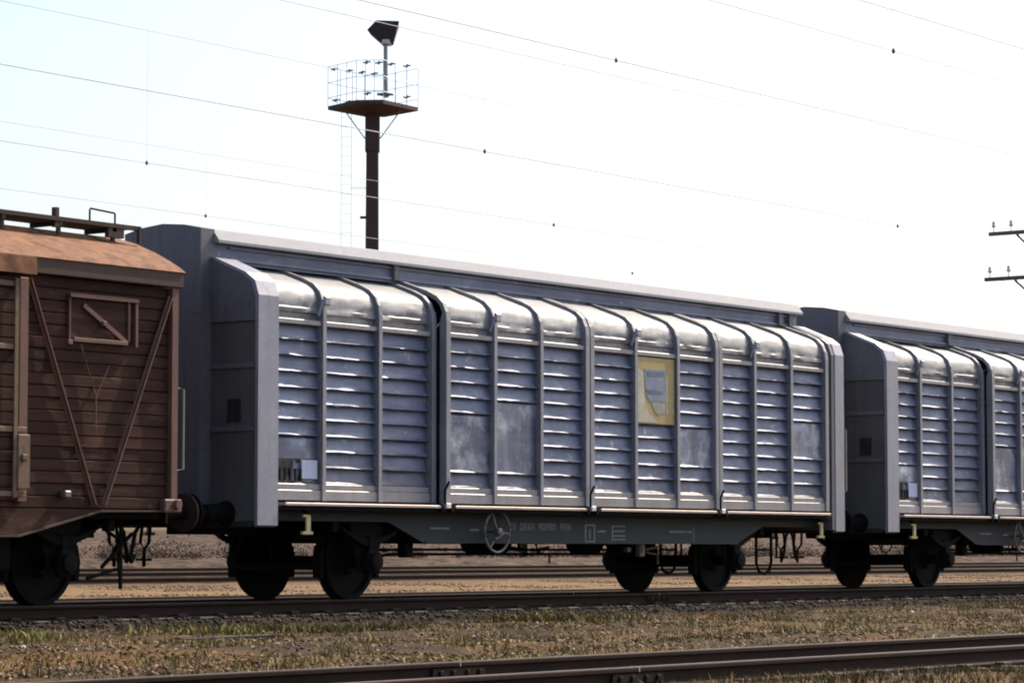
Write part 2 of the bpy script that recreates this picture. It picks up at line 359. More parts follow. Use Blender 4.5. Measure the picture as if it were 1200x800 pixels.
# ------------------------------------------------------------------ the silver sliding wall wagon
W = 1.4
POSTS = [.06, 1.0, 2.06, 3.12, 3.27, 4.24, 5.25, 6.30, 6.41, 7.45, 8.50, 9.50, 9.60, 10.53, 11.55, 12.56]
LEAVES = [(.06, [1.0, 2.06], 3.12, .13), (3.25, [4.24, 5.25], 6.29, 0), (6.40, [7.45, 8.50], 9.50, 0), (9.60, [10.53, 11.55], 12.57, 0)]
FLAT = {(0, 0): (1.40, 1.97), (1, 0): (1.58, 2.42), (1, 1): (1.58, 2.52), (2, 2): (1.78, 2.36), (3, 2): (1.90, 2.50)}
RIBPROF = [(0, 1.20), (0, 3.50), (.012, 3.62), (.06, 3.745), (.15, 3.83), (.32, 3.91), (.55, 3.99), (.80, 4.075)]
def rib(side, s, w, dp, deep=.11, part=0):
    outer = [(p+dp, z) for p, z in (RIBPROF[:3], RIBPROF[2:])[part]]; inner = []
    if part: outer = [(p+.006*(1 if i else 0)+.008, z-.008) for i, (p, z) in enumerate(outer)]
    for i, (p, z) in enumerate(outer):
        a = outer[max(i-1, 0)]; c = outer[min(i+1, len(outer)-1)]
        t = Vector((c[0]-a[0], c[1]-a[1])).normalized(); nrm = Vector((t.y, -t.x))
        dd = deep if z < 3.6 and not part else .055
        inner.append((p+nrm.x*dd, z+nrm.y*dd))
    b = MB(); n = len(outer); vs = []; fs = []
    for x in (s-w/2, s+w/2):
        for p, z in outer+inner: vs.append((x, side*(W-p), z))
    k = 2*n
    for i in range(n-1):
        fs += [(i, i+1, k+i+1, k+i), (n+i, k+n+i, k+n+i+1, n+i+1), (i, n+i, n+i+1, i+1), (k+i, k+i+1, k+n+i+1, k+n+i)]
    fs += [(0, k, k+n, n), (n-1, 2*n-1, k+2*n-1, k+n-1)]
    return b.add(vs, fs)
def leaf_wall(root, side, li):
    s0, mids, s1, dp = LEAVES[li]
    stops = [s0]+mids+[s1]
    skin = MB(); flat = MB(); eave = MB()
    for bi in range(3):
        a, b = stops[bi]+.03, stops[bi+1]-.03
        xs = list(np.linspace(a, b, 11))
        fl = FLAT.get((li, bi))
        rows = []; z = 1.40
        while z < 3.28: rows.append(z); z += .19
        prof = []
        def louver(z0, h):
            return [(.112, z0), (.050, z0+.003), (.044, z0+.010), (.047, z0+.016), (.074, z0+.036), (.084, z0+.075), (.098, z0+h*.75), (.112, z0+h-.001)]
        cur = []
        for z0 in rows:
            inflat = fl and fl[0]-.06 < z0 < fl[1]-.10
            last = z0+.19 > 3.3
            if inflat:
                if cur: skin.sheet_x([(side*(W-p-dp), q) for p, q in cur], xs, .006); cur = []
            else:
                cur += louver(z0, .19) if not last else [(.112, z0), (.112, 3.32)]
        if cur: skin.sheet_x([(side*(W-p-dp), q) for p, q in cur], xs, .006)
        if fl:
            zz = [z for z in rows if fl[0]-.06 < z < fl[1]-.10]
            z0, z1 = zz[0], zz[-1]+.19
            pr = [(.112, z0), (.050, z0+.003), (.044, z0+.012), (.074, z0+.034), (.082, (z0+z1)/2-.1), (.078, (z0+z1)/2+.1), (.085, z1-.03), (.112, z1-.001)]
            flat.sheet_x([(side*(W-p-dp), q) for p, q in pr], xs, .011)
        pe = [(.10, 3.36), (.10, 3.44), (.064, 3.455), (.060, 3.50), (.074, 3.518), (.070, 3.56), (.076, 3.60), (.088, 3.645), (.105, 3.69), (.13, 3.73), (.17, 3.77), (.225, 3.805), (.29, 3.835), (.36, 3.862), (.45, 3.896), (.56, 3.935), (.68, 3.98), (.82, 4.03)]
        eave.sheet_x([(side*(W-p-dp), q) for p, q in pe], list(np.linspace(a, b, 11)), .0115)
    wall = skin.build('sliding_wall', 'alu', root, True)
    for q in mids[:1]:
        ct = MB().box(q-.055, q+.055, side*(W-dp+.001), side*(W-dp+.05), 3.55, 3.66, .012)
        ct.bar((q-.06, side*(W-dp+.03), 3.60), (q-.10, side*(W-dp-.02), 3.42), .035, .03)
        ct.build('wall_catch', 'pillar', wall)
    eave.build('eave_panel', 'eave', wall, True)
    if flat.v: flat.build('patch_plate', 'scuff', wall, True)
    for q in stops:
        rib(side, q, .062 if 0 < stops.index(q) < 3 else .085, dp).build('rib', 'rib', wall)
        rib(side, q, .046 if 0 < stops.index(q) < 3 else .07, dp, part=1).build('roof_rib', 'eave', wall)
    yb = side*(W-dp)
    MB().box(s0+.05, s1-.05, yb-side*.022, yb-side*.11, 3.30, 3.36, .006).build('transom', 'frame', wall)
    bb = MB().box(s0+.05, s1-.05, yb-side*.02, yb-side*.11, 1.20, 1.325, .006)
    bb.box(s0+.05, s1-.05, yb-side*.035, yb-side*.11, 1.327, 1.40, .006)
    bb.build('bottom_rail', 'frame', wall)
    return wall

def silver_wagon():
    OFF[0] = Vector((6.4, 0, 0))
    root = empty('covered_wagon', (6.4, 0, 0), label='silver grey wagon with louvred sliding walls, whole, coupled behind the brown wagon', cat='freight wagon', group='silver sliding wall wagons')
    shoulder = [(0, .92), (0, 3.58), (.06, 3.75), (.20, 3.85), (.69, 4.05), (.80, 4.08)]
    outl = [(-(W-p), z) for p, z in shoulder]+[((W-p), z) for p, z in shoulder[::-1]]
    for left in (True, False):
        x0, x1 = (-.30, -.0) if left else (12.70, 13.02)
        e = MB().prism_x([(y*.9985, z) for y, z in outl], x0+.03 if left else x0+.001, x1-.001 if left else x1-.03)
        d = -1 if left else 1
        face = x0 if left else x1
        # proud upper plate and ledges
        up = [(y*.99, z) for y, z in outl if z > 3.3]
        up = [(up[0][0], 3.29)]+up+[(up[-1][0], 3.29)]
        e.prism_x(up, face-d*.03, face+d*.035)
        for z in (2.77, 2.03):
            e.prism_x([(-1.33, z-.03), (1.33, z-.03), (1.33, z+.03), (-1.33, z+.03)], face-d*.03, face+d*.03)
        ew = e.build('end_wall', 'endwall', root)
        for (za, zb) in ((.95, 2.0), (2.06, 2.74), (2.80, 3.285)):
            for sd in (-1, 1): MB().box(face-d*.03, face-d*-.006, sd*.63, sd*1.33, za, zb).build('lower_panel', 'endlow', ew)
        for sd in (-1, 1):
            pl = MB()
            pr = [(-.004, .90), (-.004, 3.585), (.055, 3.757), (.20, 3.86), (.69, 4.06)]
            vs = []
            xa, xb = (x0-.045, x1+.012) if left else (x0+.10, x1+.04)
            for x in (xa, xb):
                for p, z in pr: vs.append((x, sd*(W-p), z))
                for p, z in pr: vs.append((x, sd*(W-p-.05), z-.02))
            n = 5; k = 10; fs = []
            for i in range(4):
                fs += [(i, i+1, k+i+1, k+i), (n+i, k+n+i, k+n+i+1, n+i+1), (i, n+i, n+i+1, i+1), (k+i, k+i+1, k+n+i+1, k+n+i)]
            fs += [(0, k, k+n, n), (n-1, 2*n-1, k+2*n-1, k+n-1)]
            pl.add(vs, fs).build('corner_pillar', 'pillar', ew)
        if left:
            bx = MB().prism_x([(-.625, .98), (-.625, 4.405), (-.35, 4.462), (0, 4.492), (.35, 4.462), (.625, 4.405), (.625, .98)], -.50, x0+.035)
            cb = bx.build('centre_post', 'endwall', ew)
            MB().box(x0-.006, x0-.012+.02, -1.10, -.88, 2.10, 2.38).build('number_board', 'endsign', ew)
            mk = MB(); 
            for (a, b, c, dd) in ((-1.12, -1.02, 2.47, 2.51), (-.98, -.93, 2.46, 2.52), (-.86, -.80, 2.55, 2.60), (-1.0, -.96, 2.55, 2.58)): mk.box(x0-.001, x0+.02, a, b, c, dd)
            mk.build('stencil_mark', 'endsign', ew)
        MB().box(face+d*.002-.06*(d > 0), face+.06*(d < 0), -1.25, 1.25, .88, 1.12, .01).build('headstock', 'solebar', root)
        # grab rail
        if not left:
            for sd in (-1, 1):
                y = sd*1.37
                MB().tube([(face-.02, y, 1.5), (face+.15, y, 1.52), (face+.15, y, 2.46), (face-.02, y, 2.48)], .013, 6).build('grab_rail', 'graber', root)
    # ridge roof: cap, its side walls and the roller rail
    cap = [(.70, 4.245), (.70, 4.278), (.80, 4.405), (1.05, 4.455), (1.4, 4.485)]
    o = [(-(W-p), z) for p, z in cap]+[((W-p), z) for p, z in cap[::-1][1:]]
    und = [((W-p), z-.03) for p, z in [(.74, 4.275), (1.4, 4.43)]]+[(-(W-p), z-.03) for p, z in [(.74, 4.275)]]
    rf = MB().prism_x(o+und, -.27, 13.04).build('ridge_roof', 'roof', root)
    sw = MB()
    for sd in (-1, 1):
        sw.box(-.28, 13.0, sd*.56, sd*.60, 4.02, 4.30)
        sw.box(-.0, 12.9, sd*.60, sd*.635, 4.055, 4.085)
        sw.box(-.0, 12.9, sd*.60, sd*.63, 4.195, 4.215)
    sw.build('clerestory', 'alu', rf)
    for q in (3.12, 12.45, 12.75):
        for sd in (-1, 1): MB().box(q-.05, q+.05, sd*.60, sd*.665, 4.05, 4.25).build('roof_bracket', 'endwall', rf)
    for side in (-1, 1):
        for li in range(4): leaf_wall(root, side, li)
        # ledge, locks
        for (a, b) in ((.12, 3.10), (3.36, 6.24), (6.55, 9.50), (9.66, 12.60)):
            MB().box(a, b, side*1.30, side*(W+.035), 1.135, 1.17, .005).build('floor_ledge', 'ledge', root)
        MB().box(.05, 12.68, side*1.10, side*1.395, 1.085, 1.134).build('floor_beam', 'black', root)
        for q in (3.19, 6.35, 9.57):
            lk = MB().box(q-.05, q+.05, side*(W-.02), side*(W+.06), 1.135, 1.20, .008).build('wall_lock', 'white', root)
            hb = MB()
            hb.box(q+.07, q+.13, side*(W-.05), side*(W+.045), 1.09, 1.19, .008)
            hb.box(q-.13, q-.07, side*(W-.05), side*(W+.045), 1.09, 1.19, .008)
            hb.tube([(q-.05, side*(W+.03), 1.19), (q-.055, side*(W+.035), 1.36), (q+.01, side*(W+.05), 1.47)], .016, 6)
            hb.build('lock_lever', 'black', lk)
        # fish-belly solebar
        y = side*1.15
        sb = MB().prism_y([(-.25, 1.084), (-.25, .96), (2.36, .96), (3.07, .70), (10.37, .70), (11.1, .96), (12.95, .96), (12.95, 1.084)], y, y-side*.012)
        sb.prism_y([(3.07, .70), (10.37, .70), (10.37, .715), (3.07, .715)], y+side*.04, y-side*.05)
        for q in (3.07, 4.9, 6.7, 8.5, 10.37): sb.box(q-.006, q+.006, y-side*.013, y-side*.06, .72, 1.08)
        sbar = sb.build('solebar', 'solebar', root)
        # faded stencilling: number row, dashes, lined box, all worn past reading
        mk = MB(); yy0, yy1 = y, y+side*.003
        def mbar(a, b, c, dd): mk.box(a, b, yy0, yy1, c, dd)
        def flush(nm):
            global_mk = MB(); global_mk.v, global_mk.f = mk.v, mk.f; global_mk.build(nm, 'mark', sbar); mk.v, mk.f = [], []
        mbar(3.20, 3.58, .875, .90); flush('stencil_dash'); mbar(4.02, 4.2, .86, .885); flush('stencil_dash')
        q = 4.85
        for k, gch in enumerate('110111101111101110'):
            if gch == '1':
                mbar(q, q+.014, .875, .965); mbar(q+.045, q+.06, .875, .965)
                mbar(q+.014, q+.045, .95, .965)
                if k % 3: mbar(q+.014, q+.045, .914, .928)
                if k % 2: mbar(q+.014, q+.045, .875, .89)
            q += .082
        flush('number_lettering')
        mbar(6.56, 6.59, .72, .96); mbar(6.77, 6.80, .72, .96); mbar(6.59, 6.77, .72, .74); mbar(6.59, 6.77, .94, .96); mbar(6.66, 6.69, .76, .90); flush('tare_lettering')
        mbar(6.86, 7.06, .855, .88); flush('stencil_dash')
        mbar(7.2, 7.225, .74, .95)
        for zz in (.93, .865, .80, .75): mbar(7.225, 7.52, zz, zz+.018)
        flush('load_lettering'); mbar(8.62, 9.2, .86, .885); flush('stencil_dash'); mbar(9.23, 9.25, .74, .93); flush('stencil_dash')
    for q in (2.09, 10.43):
        wheelset(root, q); suspension(root, q); brake_rig(root, q)
    buffers(root, -.27, -.97); buffers(root, 13.06, 13.64)
    coupler(root, -.36, -1); coupler(root, 13.08, 1)
    # centre sill, air tank, brake cylinder and rods under the floor
    MB().box(-.2, 12.9, -.18, .18, .80, 1.08).build('centre_sill', 'black', root)
    MB().lathe((6.0, .45, .72), (1, 0, 0), [(0, .02), (.04, .14), (.1, .17), (.8, .17), (.86, .14), (.9, .02)], 20).build('air_tank', 'black', root, True)
    MB().lathe((7.6, -.25, .72), (1, 0, 0), [(0, .17), (.45, .17), (.46, .1), (.6, .05), (.9, .03)], 20).build('brake_cylinder', 'black', root, True)
    rd = MB()
    for y, z in ((0.08, .62), (-.3, .56)): rd.tube([(2.7, y, z-.12), (3.4, y, z), (9.3, y, z), (9.9, y, z-.12)], .02, 6)
    for q in (3.3, 6.6, 9.2): rd.bar((q, -.35, .6), (q, .2, .66), .08, .02); rd.bar((q, 0, .62), (q, 0, .85), .03)
    rd.build('brake_rod', 'black', root)
    hk = MB()
    hk.box(2.95, 3.12, -.95, -.8, .52, .72, .02); hk.bar((3.04, -.88, .7), (3.04, -.88, .98), .05)
    hk.build('slack_adjuster', 'black', root)
    for side in (-1, 1):
        y = side*(W-.08)
        hw = MB()
        c = (4.37, y, .85)
        hw.tube([(c[0]+.265*math.cos(t*math.pi/18), y, c[2]+.265*math.sin(t*math.pi/18)) for t in range(36)], .017, 8, True)
        hw.lathe(c, (0, side, 0), [(-.03, .05), (.05, .05), (.06, .03)], 14)
        for k in range(3):
            th = k*2*math.pi/3+2.0
            hw.bar((c[0]+.03*math.cos(th), y-side*.0, c[2]+.03*math.sin(th)), (c[0]+.26*math.cos(th), y, c[2]+.26*math.sin(th)), .028, .018)
        hw.tube([(c[0]-.06, y+side*.02, c[2]-.10), (c[0]+.09, y+side*.03, c[2]-.03)], .018, 6)
        hw.tube([c, (c[0], side*.9, c[2])], .02, 6)
        hw.build('brake_handwheel', 'wheelrim', root, True)
        for q in (.66, 12.52):
            yl = MB().box(q-.035, q+.045, y, y-side*.03, .83, 1.03, .008)
            yl.box(q-.10, q+.09, y, y-side*.05, .795, .835, .008); yl.box(q-.09, q+.0, y, y-side*.03, 1.0, 1.035, .006)
            yl.build('shunting_step', 'yellow', root)
            MB().bar((q, y-side*.015, 1.03), (q, y-side*.1, 1.09), .03).build('step_hanger', 'black', root)
        vb = MB().box(8.02, 8.14, side*.98, side*1.06, .52, .72, .012); vb.box(8.06, 8.10, side*1.06, side*1.075, .57, .67)
        vb.build('load_changeover_plate', 'wheelrim', root)
        rr = MB()
        rr.tube([(8.3, side*.95, .72), (8.32, side*.95, .58), (8.62, side*.95, .55), (8.62, side*.95, .42)], .016, 6)
        rr.bar((8.3, side*.95, .62), (8.62, side*.95, .66), .03, .03)
        MB().bar((7.82, side*.95, .62), (7.9, side*.95, .62), .07, .06).build('changeover_handle', 'wheelrim', root)
        rr.build('changeover_linkage', 'ironbrown', root)
        lp = MB()
        lp.tube([(11.38, side*.86, .95), (11.38, side*.86, .42), (11.45, side*.86, .30), (11.60, side*.86, .26), (11.74, side*.86, .31), (11.80, side*.86, .44), (11.80, side*.86, .95)], .024, 8)
        lp.bar((11.38, side*.86, .62), (11.8, side*.86, .62), .03)
        lp.bar((11.95, side*.86, .5), (11.95, side*.86, .95), .025)
        lp.build('safety_loop', 'black', root)
        # way-bill holder, paper, side sign
        yb = side*(W-.13-.045)
        wb = MB()
        wb.box(.17, .66, yb, yb-side*.05, 1.405, 1.44)
        for q in (.17, .26, .35, .44, .53, .62): wb.box(q, q+.03, yb, yb-side*.05, 1.44, 1.58)
        wb.box(.17, .96, yb-side*.03, yb-side*.06, 1.44, 1.70)
        w_ = wb.build('waybill_holder', 'endsign', root)
        MB().box(.64, .92, yb+side*.004, yb-side*.024, 1.462, 1.685, .003).build('paper_label', 'paper', w_)
        ys = side*(W-.035)
        sg = MB().box(7.515, 8.44, ys, ys-side*.07, 2.36, 3.285, .006).build('side_panel', 'plate_yellow', root)
        def poly(pts, nm, mt, lift):
            MB().prism_y(pts, ys+side*lift, ys+side*.0003).build(nm, mt, sg)
        poly([(7.53, 2.38), (8.02, 2.38), (7.80, 2.50), (7.70, 2.62), (7.66, 3.08), (7.53, 3.12)], 'panel_border', 'plate_cream', .003)
        poly([(8.22, 2.5), (8.27, 2.5), (8.27, 3.04), (8.22, 3.06)], 'panel_border', 'plate_cream', .003)
        poly([(7.68, 3.12), (8.21, 3.12), (8.20, 2.92), (8.22, 2.67), (8.10, 2.655), (8.02, 2.67), (7.83, 2.66), (7.73, 2.76), (7.70, 2.92)], 'panel_figure', 'plate_blue', .005)
        poly([(7.74, 3.09), (8.17, 3.095), (8.16, 3.03), (7.75, 3.02)], 'panel_figure_band', 'plate_navy', .007)
        poly([(7.72, 2.84), (8.15, 2.83), (8.13, 2.78), (7.76, 2.775)], 'panel_figure_band', 'plate_navy', .007)
        poly([(7.84, 2.68), (8.18, 2.68), (8.20, 2.53), (8.0, 2.49), (7.93, 2.55)], 'panel_figure_foot', 'plate_grey', .005)
    OFF[0] = Vector((0, 0, 0))
    return root
wag = silver_wagon()
w2 = copy_tree(wag); w2.location.x += 14.74
w2['label'] = 'second silver grey sliding wall wagon, coupled behind the whole one, cut by picture edge'

# ------------------------------------------------------------------ the brown boarded wagon
def brown_wagon():
    E = -1.69; L = 9.3; X0 = E-L; C = E-L/2
    OFF[0] = Vector((C, 0, 0))
    root = empty('covered_wagon', (C, 0, 0), label='dark brown boarded wagon with rusty orange roof, ahead of the silver wagons', cat='freight wagon')
    # boarded body: grooved profile on the sides, plain boarded ends
    n = 19; zb, zt = 1.06, 3.56; h = (zt-zb)/n
    pr = []
    for i in range(n):
        z = zb+i*h; o = random.uniform(-.006, .006)
        pr += [(.072, z), (.055+o, z+.012), (.055+o, z+h-.012), (.072, z+h-.001)]
    b = MB()
    xs = list(np.linspace(X0+.02, E-.02, 30))
    for sd in (-1, 1): b.sheet_x([(sd*(W-p), z) for p, z in pr], xs, .0025)
    for x, d in ((X0, -1), (E, 1)):
        for i in range(n):
            z = zb+i*h; b.box(x-d*.05, x-d*.02+random.uniform(-.004, .004), -W+.075, W-.075, z+.004, z+h-.004)
        b.prism_x([(-W+.075, zt), (-.75, 4.08), (0, 4.22), (.75, 4.08), (W-.075, zt)], x-d*.05, x-d*.022)
    body = b.build('body', 'planks', root)
    # roof
    rp = [(-.045, 3.735), (.05, 3.80), (.2, 3.88), (.45, 4.00), (.75, 4.115), (1.05, 4.20), (1.4, 4.235)]
    o = [(-(W-p), z) for p, z in rp]+[((W-p), z) for p, z in rp[::-1][1:]]
    inn = [(y*.97, z-.04) for y, z in o[::-1]]
    rf = MB()
    segs = np.linspace(X0-.10, E+.07, 9)
    for i in range(8): rf.prism_x(o+inn, segs[i], segs[i+1]-.0015)
    roof = rf.build('roof', 'rustroof', root)
    for sd in (-1, 1):
        MB().box(X0-.09, E+.06, sd*(W-.03), sd*(W+.03), 3.56, 3.733, .01).build('roof_edge', 'fascia', roof)
    for sd in (-1, 1):
        y = sd*W; hd = MB()
        hd.prism_x([(sd*(W+.03), 3.735), (sd*(W+.12), 3.72), (sd*(W+.13), 3.53), (sd*(W+.10), 3.53), (sd*(W+.09), 3.66), (sd*(W+.03), 3.66)], C-1.9-.3, -4.0)
        hd.build('door_track_hood', 'rustroof', roof)
    # walkway on the roof with hoops
    wk = MB()
    y = -.75
    for yy in (-.75, -.35):
        wk.box(X0+.3, E+.02, yy-.035, yy+.035, 4.252, 4.30)
    for yy in (-.66, -.55, -.44): wk.box(X0+.3, E-.1, yy-.045, yy+.045, 4.255, 4.29)
    for q in np.arange(X0+.4, E-.2, .85):
        wk.box(q-.03, q+.03, -.78, -.32, 4.205, 4.25); wk.box(q-.025, q+.025, -.76, -.73, 4.10, 4.22)
    wk.box(E-.5, E-.25, -.78, -.72, 4.14, 4.25)
    wk.box(E-.015, E+.02, -.79, -.75, 4.10, 4.30)
    walk = wk.build('roof_walkway', 'darkbrown', roof)
    for (a, b_) in ((-2.46, -2.06), (-7.9, -7.5)):
        MB().tube([(a, y, 4.30), (a, y, 4.42), (a+.01, y, 4.44), (b_-.01, y, 4.42), (b_, y, 4.41), (b_, y, 4.28)], .012, 6).build('walkway_hoop', 'black', walk)
    MB().box(-3.02, -2.96, y-.03, y+.03, 4.18, 4.40).build('walkway_stanchion', 'darkbrown', walk)
    for sd in (-1, 1):
        y0, y1 = sd*(W-.055), sd*W
        for (x, d) in ((E, 1), (X0, -1)):
            MB().box(x-d*.105, x+d*.0, sd*(W-.075), sd*(W+.006), 1.10, 3.555, .006).build('corner_post', 'ironbrown', root)
        def brace(a, b_):
            a = Vector((a[0], sd*(W-.025), a[1])); b_ = Vector((b_[0], sd*(W-.025), b_[1]))
            q = MB().bar(a, b_, .07, .012, (0, 1, 0)); q.bar(a+Vector((0, -sd*-.02, 0)), b_+Vector((0, sd*.02, 0)), .014, .045, (0, 1, 0))
            q.build('diagonal_brace', 'ironbrown', root)
        mir = lambda s: 2*C-s
        for f in ((lambda s: s), mir):
            brace((f(-3.97), 3.50), (f(-2.97), 1.10)); brace((f(-1.80), 3.45), (f(-2.83), 1.10))
            # door post
            MB().box(f(-4.15), f(-4.02), sd*(W-.06), sd*(W+.03), 1.12, 3.50, .008).build('door_post', 'ironbrown', root)
            # louvre hatch
            a, c = f(-3.38), f(-2.35); a, c = min(a, c), max(a, c)
            ht = MB()
            ht.box(a+.02, c-.02, y0, y0+sd*.012, 2.89, 3.32)
            hatch = ht.build('vent_hatch', 'planks', root)
            fr = MB()
            yf = y0+sd*.012
            fr.box(a, c+.03, yf, yf+sd*.045, 3.345, 3.39, .004)
            fr.box(a, a+.022, yf, yf+sd*.03, 2.87, 3.34, .004); fr.box(c-.02, c+.02, yf, yf+sd*.04, 2.85, 3.34, .004); fr.box(c-.12, c-.09, yf, yf+sd*.025, 2.91, 3.34, .004)
            fr.box(a+.07, c-.13, yf, yf+sd*.035, 2.865, 2.91, .004)
            fr.bar((a+.22, yf+sd*.02, 3.27), (c-.15, yf+sd*.02, 2.90), .05, .02, (0, 1, 0))
            fr.box((a+c)/2-.02, (a+c)/2+.04, yf, yf+sd*.05, 3.06, 3.11, .004)
            fr.box(a-.02, a+.05, yf, yf+sd*.04, 2.83, 2.88, .004)
            fr.build('hatch_frame', 'ironbrown', hatch)
            lv = MB().tube([(a+.18, yf+sd*.02, 2.84), (a+.42, yf+sd*.02, 2.30), (a+.42, yf+sd*.02, 1.92)], .010, 6); lv.tube([(a+.62, yf+sd*.015, 2.62), (a+.42, yf+sd*.02, 2.28)], .007, 6)
            lv.build('hatch_lever', 'ironbrown', hatch)
            # lamp bracket and tie-down
            lb = MB().box(f(-3.42)-.05, f(-3.42)+.05, y0, y0+sd*.10, 1.17, 1.25, .015)
            lb.build('lashing_ring', 'wheelrim', root)
            lb2 = MB().box(f(-1.78)-.14, f(-1.78)+.14, y0, y0+sd*.09, 1.03, 1.18, .015); lb2.lathe((f(-1.74), y0+sd*.09, 1.12), (0, sd, 0), [(0, .06), (.05, .05)], 12)
            lb2.build('jacking_bracket', 'ironbrown', root)
        # door
        dm = MB(); dz0, dz1 = 1.14, 3.50; k = 18; hh = (dz1-dz0)/k; prd = []
        for i in range(k):
            z = dz0+i*hh; prd += [(-.028, z), (-.045, z+.012), (-.045, z+hh-.012), (-.028, z+hh-.001)]
        dl, dr = mir(-4.22), -4.20
        dm.sheet_x([(sd*(W-p), z) for p, z in prd], list(np.linspace(dl, dr, 9)), .002)
        dm.box(dl, dr, sd*(W+.02), sd*(W-.03), dz0, dz1)
        door = dm.build('door', 'planks', root)
        df = MB()
        for z in (1.20, 1.88, 2.75, 3.42): df.box(dl-.02, dr+.14 if z in (1.20, 1.88) else dr, sd*(W+.046), sd*(W+.07), z-.028, z+.028, .005)
        for q in (dl+.04, C, dr-.04): df.box(q-.03, q+.03, sd*(W+.071), sd*(W+.085), dz0+.02, dz1-.02, .004)
        df.build('door_frame', 'ochreiron', door)
        lt = MB().box(dr-.02, dr+.16, sd*(W+.072), sd*(W+.10), 1.25, 1.83, .01)
        lt.box(dr+.02, dr+.10, sd*(W+.10), sd*(W+.13), 1.55, 1.62, .01)
        lt.build('door_latch', 'ochreiron', door)
        # underframe: trapezoidal sole plate with an edge angle
        sp = MB().prism_y([(X0+.1, 1.055), (mir(-2.88), 1.035), (mir(-4.08), .76), (-4.08, .76), (-2.88, 1.035), (E-.1, 1.055)], sd*(W-.04), sd*(W-.055))
        sp.build('sole_plate', 'planks', root)
        se = MB(); z_ = sd*(W-.03)
        for a, b_ in (((mir(-2.88), 1.035), (mir(-4.08), .76)), ((mir(-4.08), .76), (-4.08, .76)), ((-4.08, .76), (-2.88, 1.035)), ((-2.88, 1.035), (E-.1, 1.048))):
            se.bar((a[0], z_, a[1]), (b_[0], z_, b_[1]), .05, .02)
        se.build('sole_edge', 'fascia', root)
        MB().tube([(E-.04, sd*1.385, 1.5), (E+.11, sd*1.385, 1.52), (E+.11, sd*1.385, 2.42), (E-.04, sd*1.385, 2.44)], .013, 6).build('grab_rail', 'graber', root)
    MB().box(X0+.02, E-.03, -1.2, 1.2, .96, 1.055).build('floor', 'black', root)
    MB().box(X0+.1, E-.1, -.2, .2, .75, .958).build('centre_sill', 'black', root)
    for q in (E-1.45, X0+1.45):
        wheelset(root, q); suspension(root, q, top=.98); brake_rig(root, q)
        sg = MB()
        sg.tube([(q+.55, -.95, .95), (q+.95, -.95, .75), (q+1.0, -.95, .35)], .02, 6)
        sg.bar((q+.72, -.95, .42), (q+1.2, -.95, .80), .04, .03); sg.bar((q+1.02, -.95, .95), (q+1.02, -.95, .18), .035, .03)
        sg.bar((q+.5, -.95, .30), (q+.95, -.95, .40), .05, .03)
        sg.build('step_iron', 'black', root)
    tk = MB().box(E-3.9, E-2.1, -.98, -.80, .38, .95, .03)
    tk.build('brake_gear_box', 'black', root)
    MB().box(E-.03, E+.02, -1.25, 1.25, .90, 1.10, .01).build('headstock', 'black', root)
    MB().box(X0-.02, X0+.03, -1.25, 1.25, .90, 1.10, .01).build('headstock', 'black', root)
    buffers(root, E+.02, E+.70, 'darkbrown'); buffers(root, X0-.02, X0-.6, 'darkbrown')
    coupler(root, E+.02, 1); coupler(root, X0-.02, -1)
    OFF[0] = Vector((0, 0, 0))
    return root
brown_wagon()

# ------------------------------------------------------------------ ground
GZ = -.29
def gh(x, y):
    """ground height"""
    z = GZ + .03*math.sin(x*.7+1.3*math.sin(y*.4)) + .025*math.sin(y*1.3+.5*x) + .018*math.sin(2.9*x+1.7*y)*math.sin(2.3*y-.8*x)
    if -13.8 < y < -10.6: z -= .02
    return z
def ground():
    ys = sorted(set([-3000, -1200, -500, -200, -90, -50, -35] + list(np.arange(-28, 8.01, .25)) + list(np.arange(9, 40, 1.0)) + [45, 55, 70, 90, 120, 180, 300, 600, 1500, 4000, 6500]))
    xs = sorted(set([-3500, -1500, -600, -250, -120, -70] + list(np.arange(-45, 45.01, .5)) + list(np.arange(48, 120, 4.)) + [130, 170, 240, 400, 800, 2000, 4500, 7000]))
    b = MB(); vs = []
    for x in xs:
        for y in ys:
            z = gh(x, y)+random.uniform(-.012, .012) if abs(y) < 40 and abs(x) < 130 else GZ-.02
            vs.append((x, y, z))
    k = len(ys)
    fs = [(i*k+j, (i+1)*k+j, (i+1)*k+j+1, i*k+j+1) for i in range(len(xs)-1) for j in range(k-1)]
    return tag(b.add(vs, fs).build('ground', 'ground', None, True), kind='structure')
ground()
def bed(yc, ztop, half, mat, x0=-70, x1=260, name='ballast_bed'):
    b = MB(); xs = list(np.arange(x0, 60, .6))+list(np.arange(60, x1, 5.))
    pr = [(-half-.55, GZ-.08), (-half-.2, ztop-.09), (-half, ztop-.015), (-half*.5, ztop), (0, ztop-.01), (half*.5, ztop), (half, ztop-.015), (half+.2, ztop-.09), (half+.55, GZ-.08)]
    b.sheet_x([(yc+y, z) for y, z in pr], xs, .022)
    tag(b.build(name, mat, None, True), kind='structure')

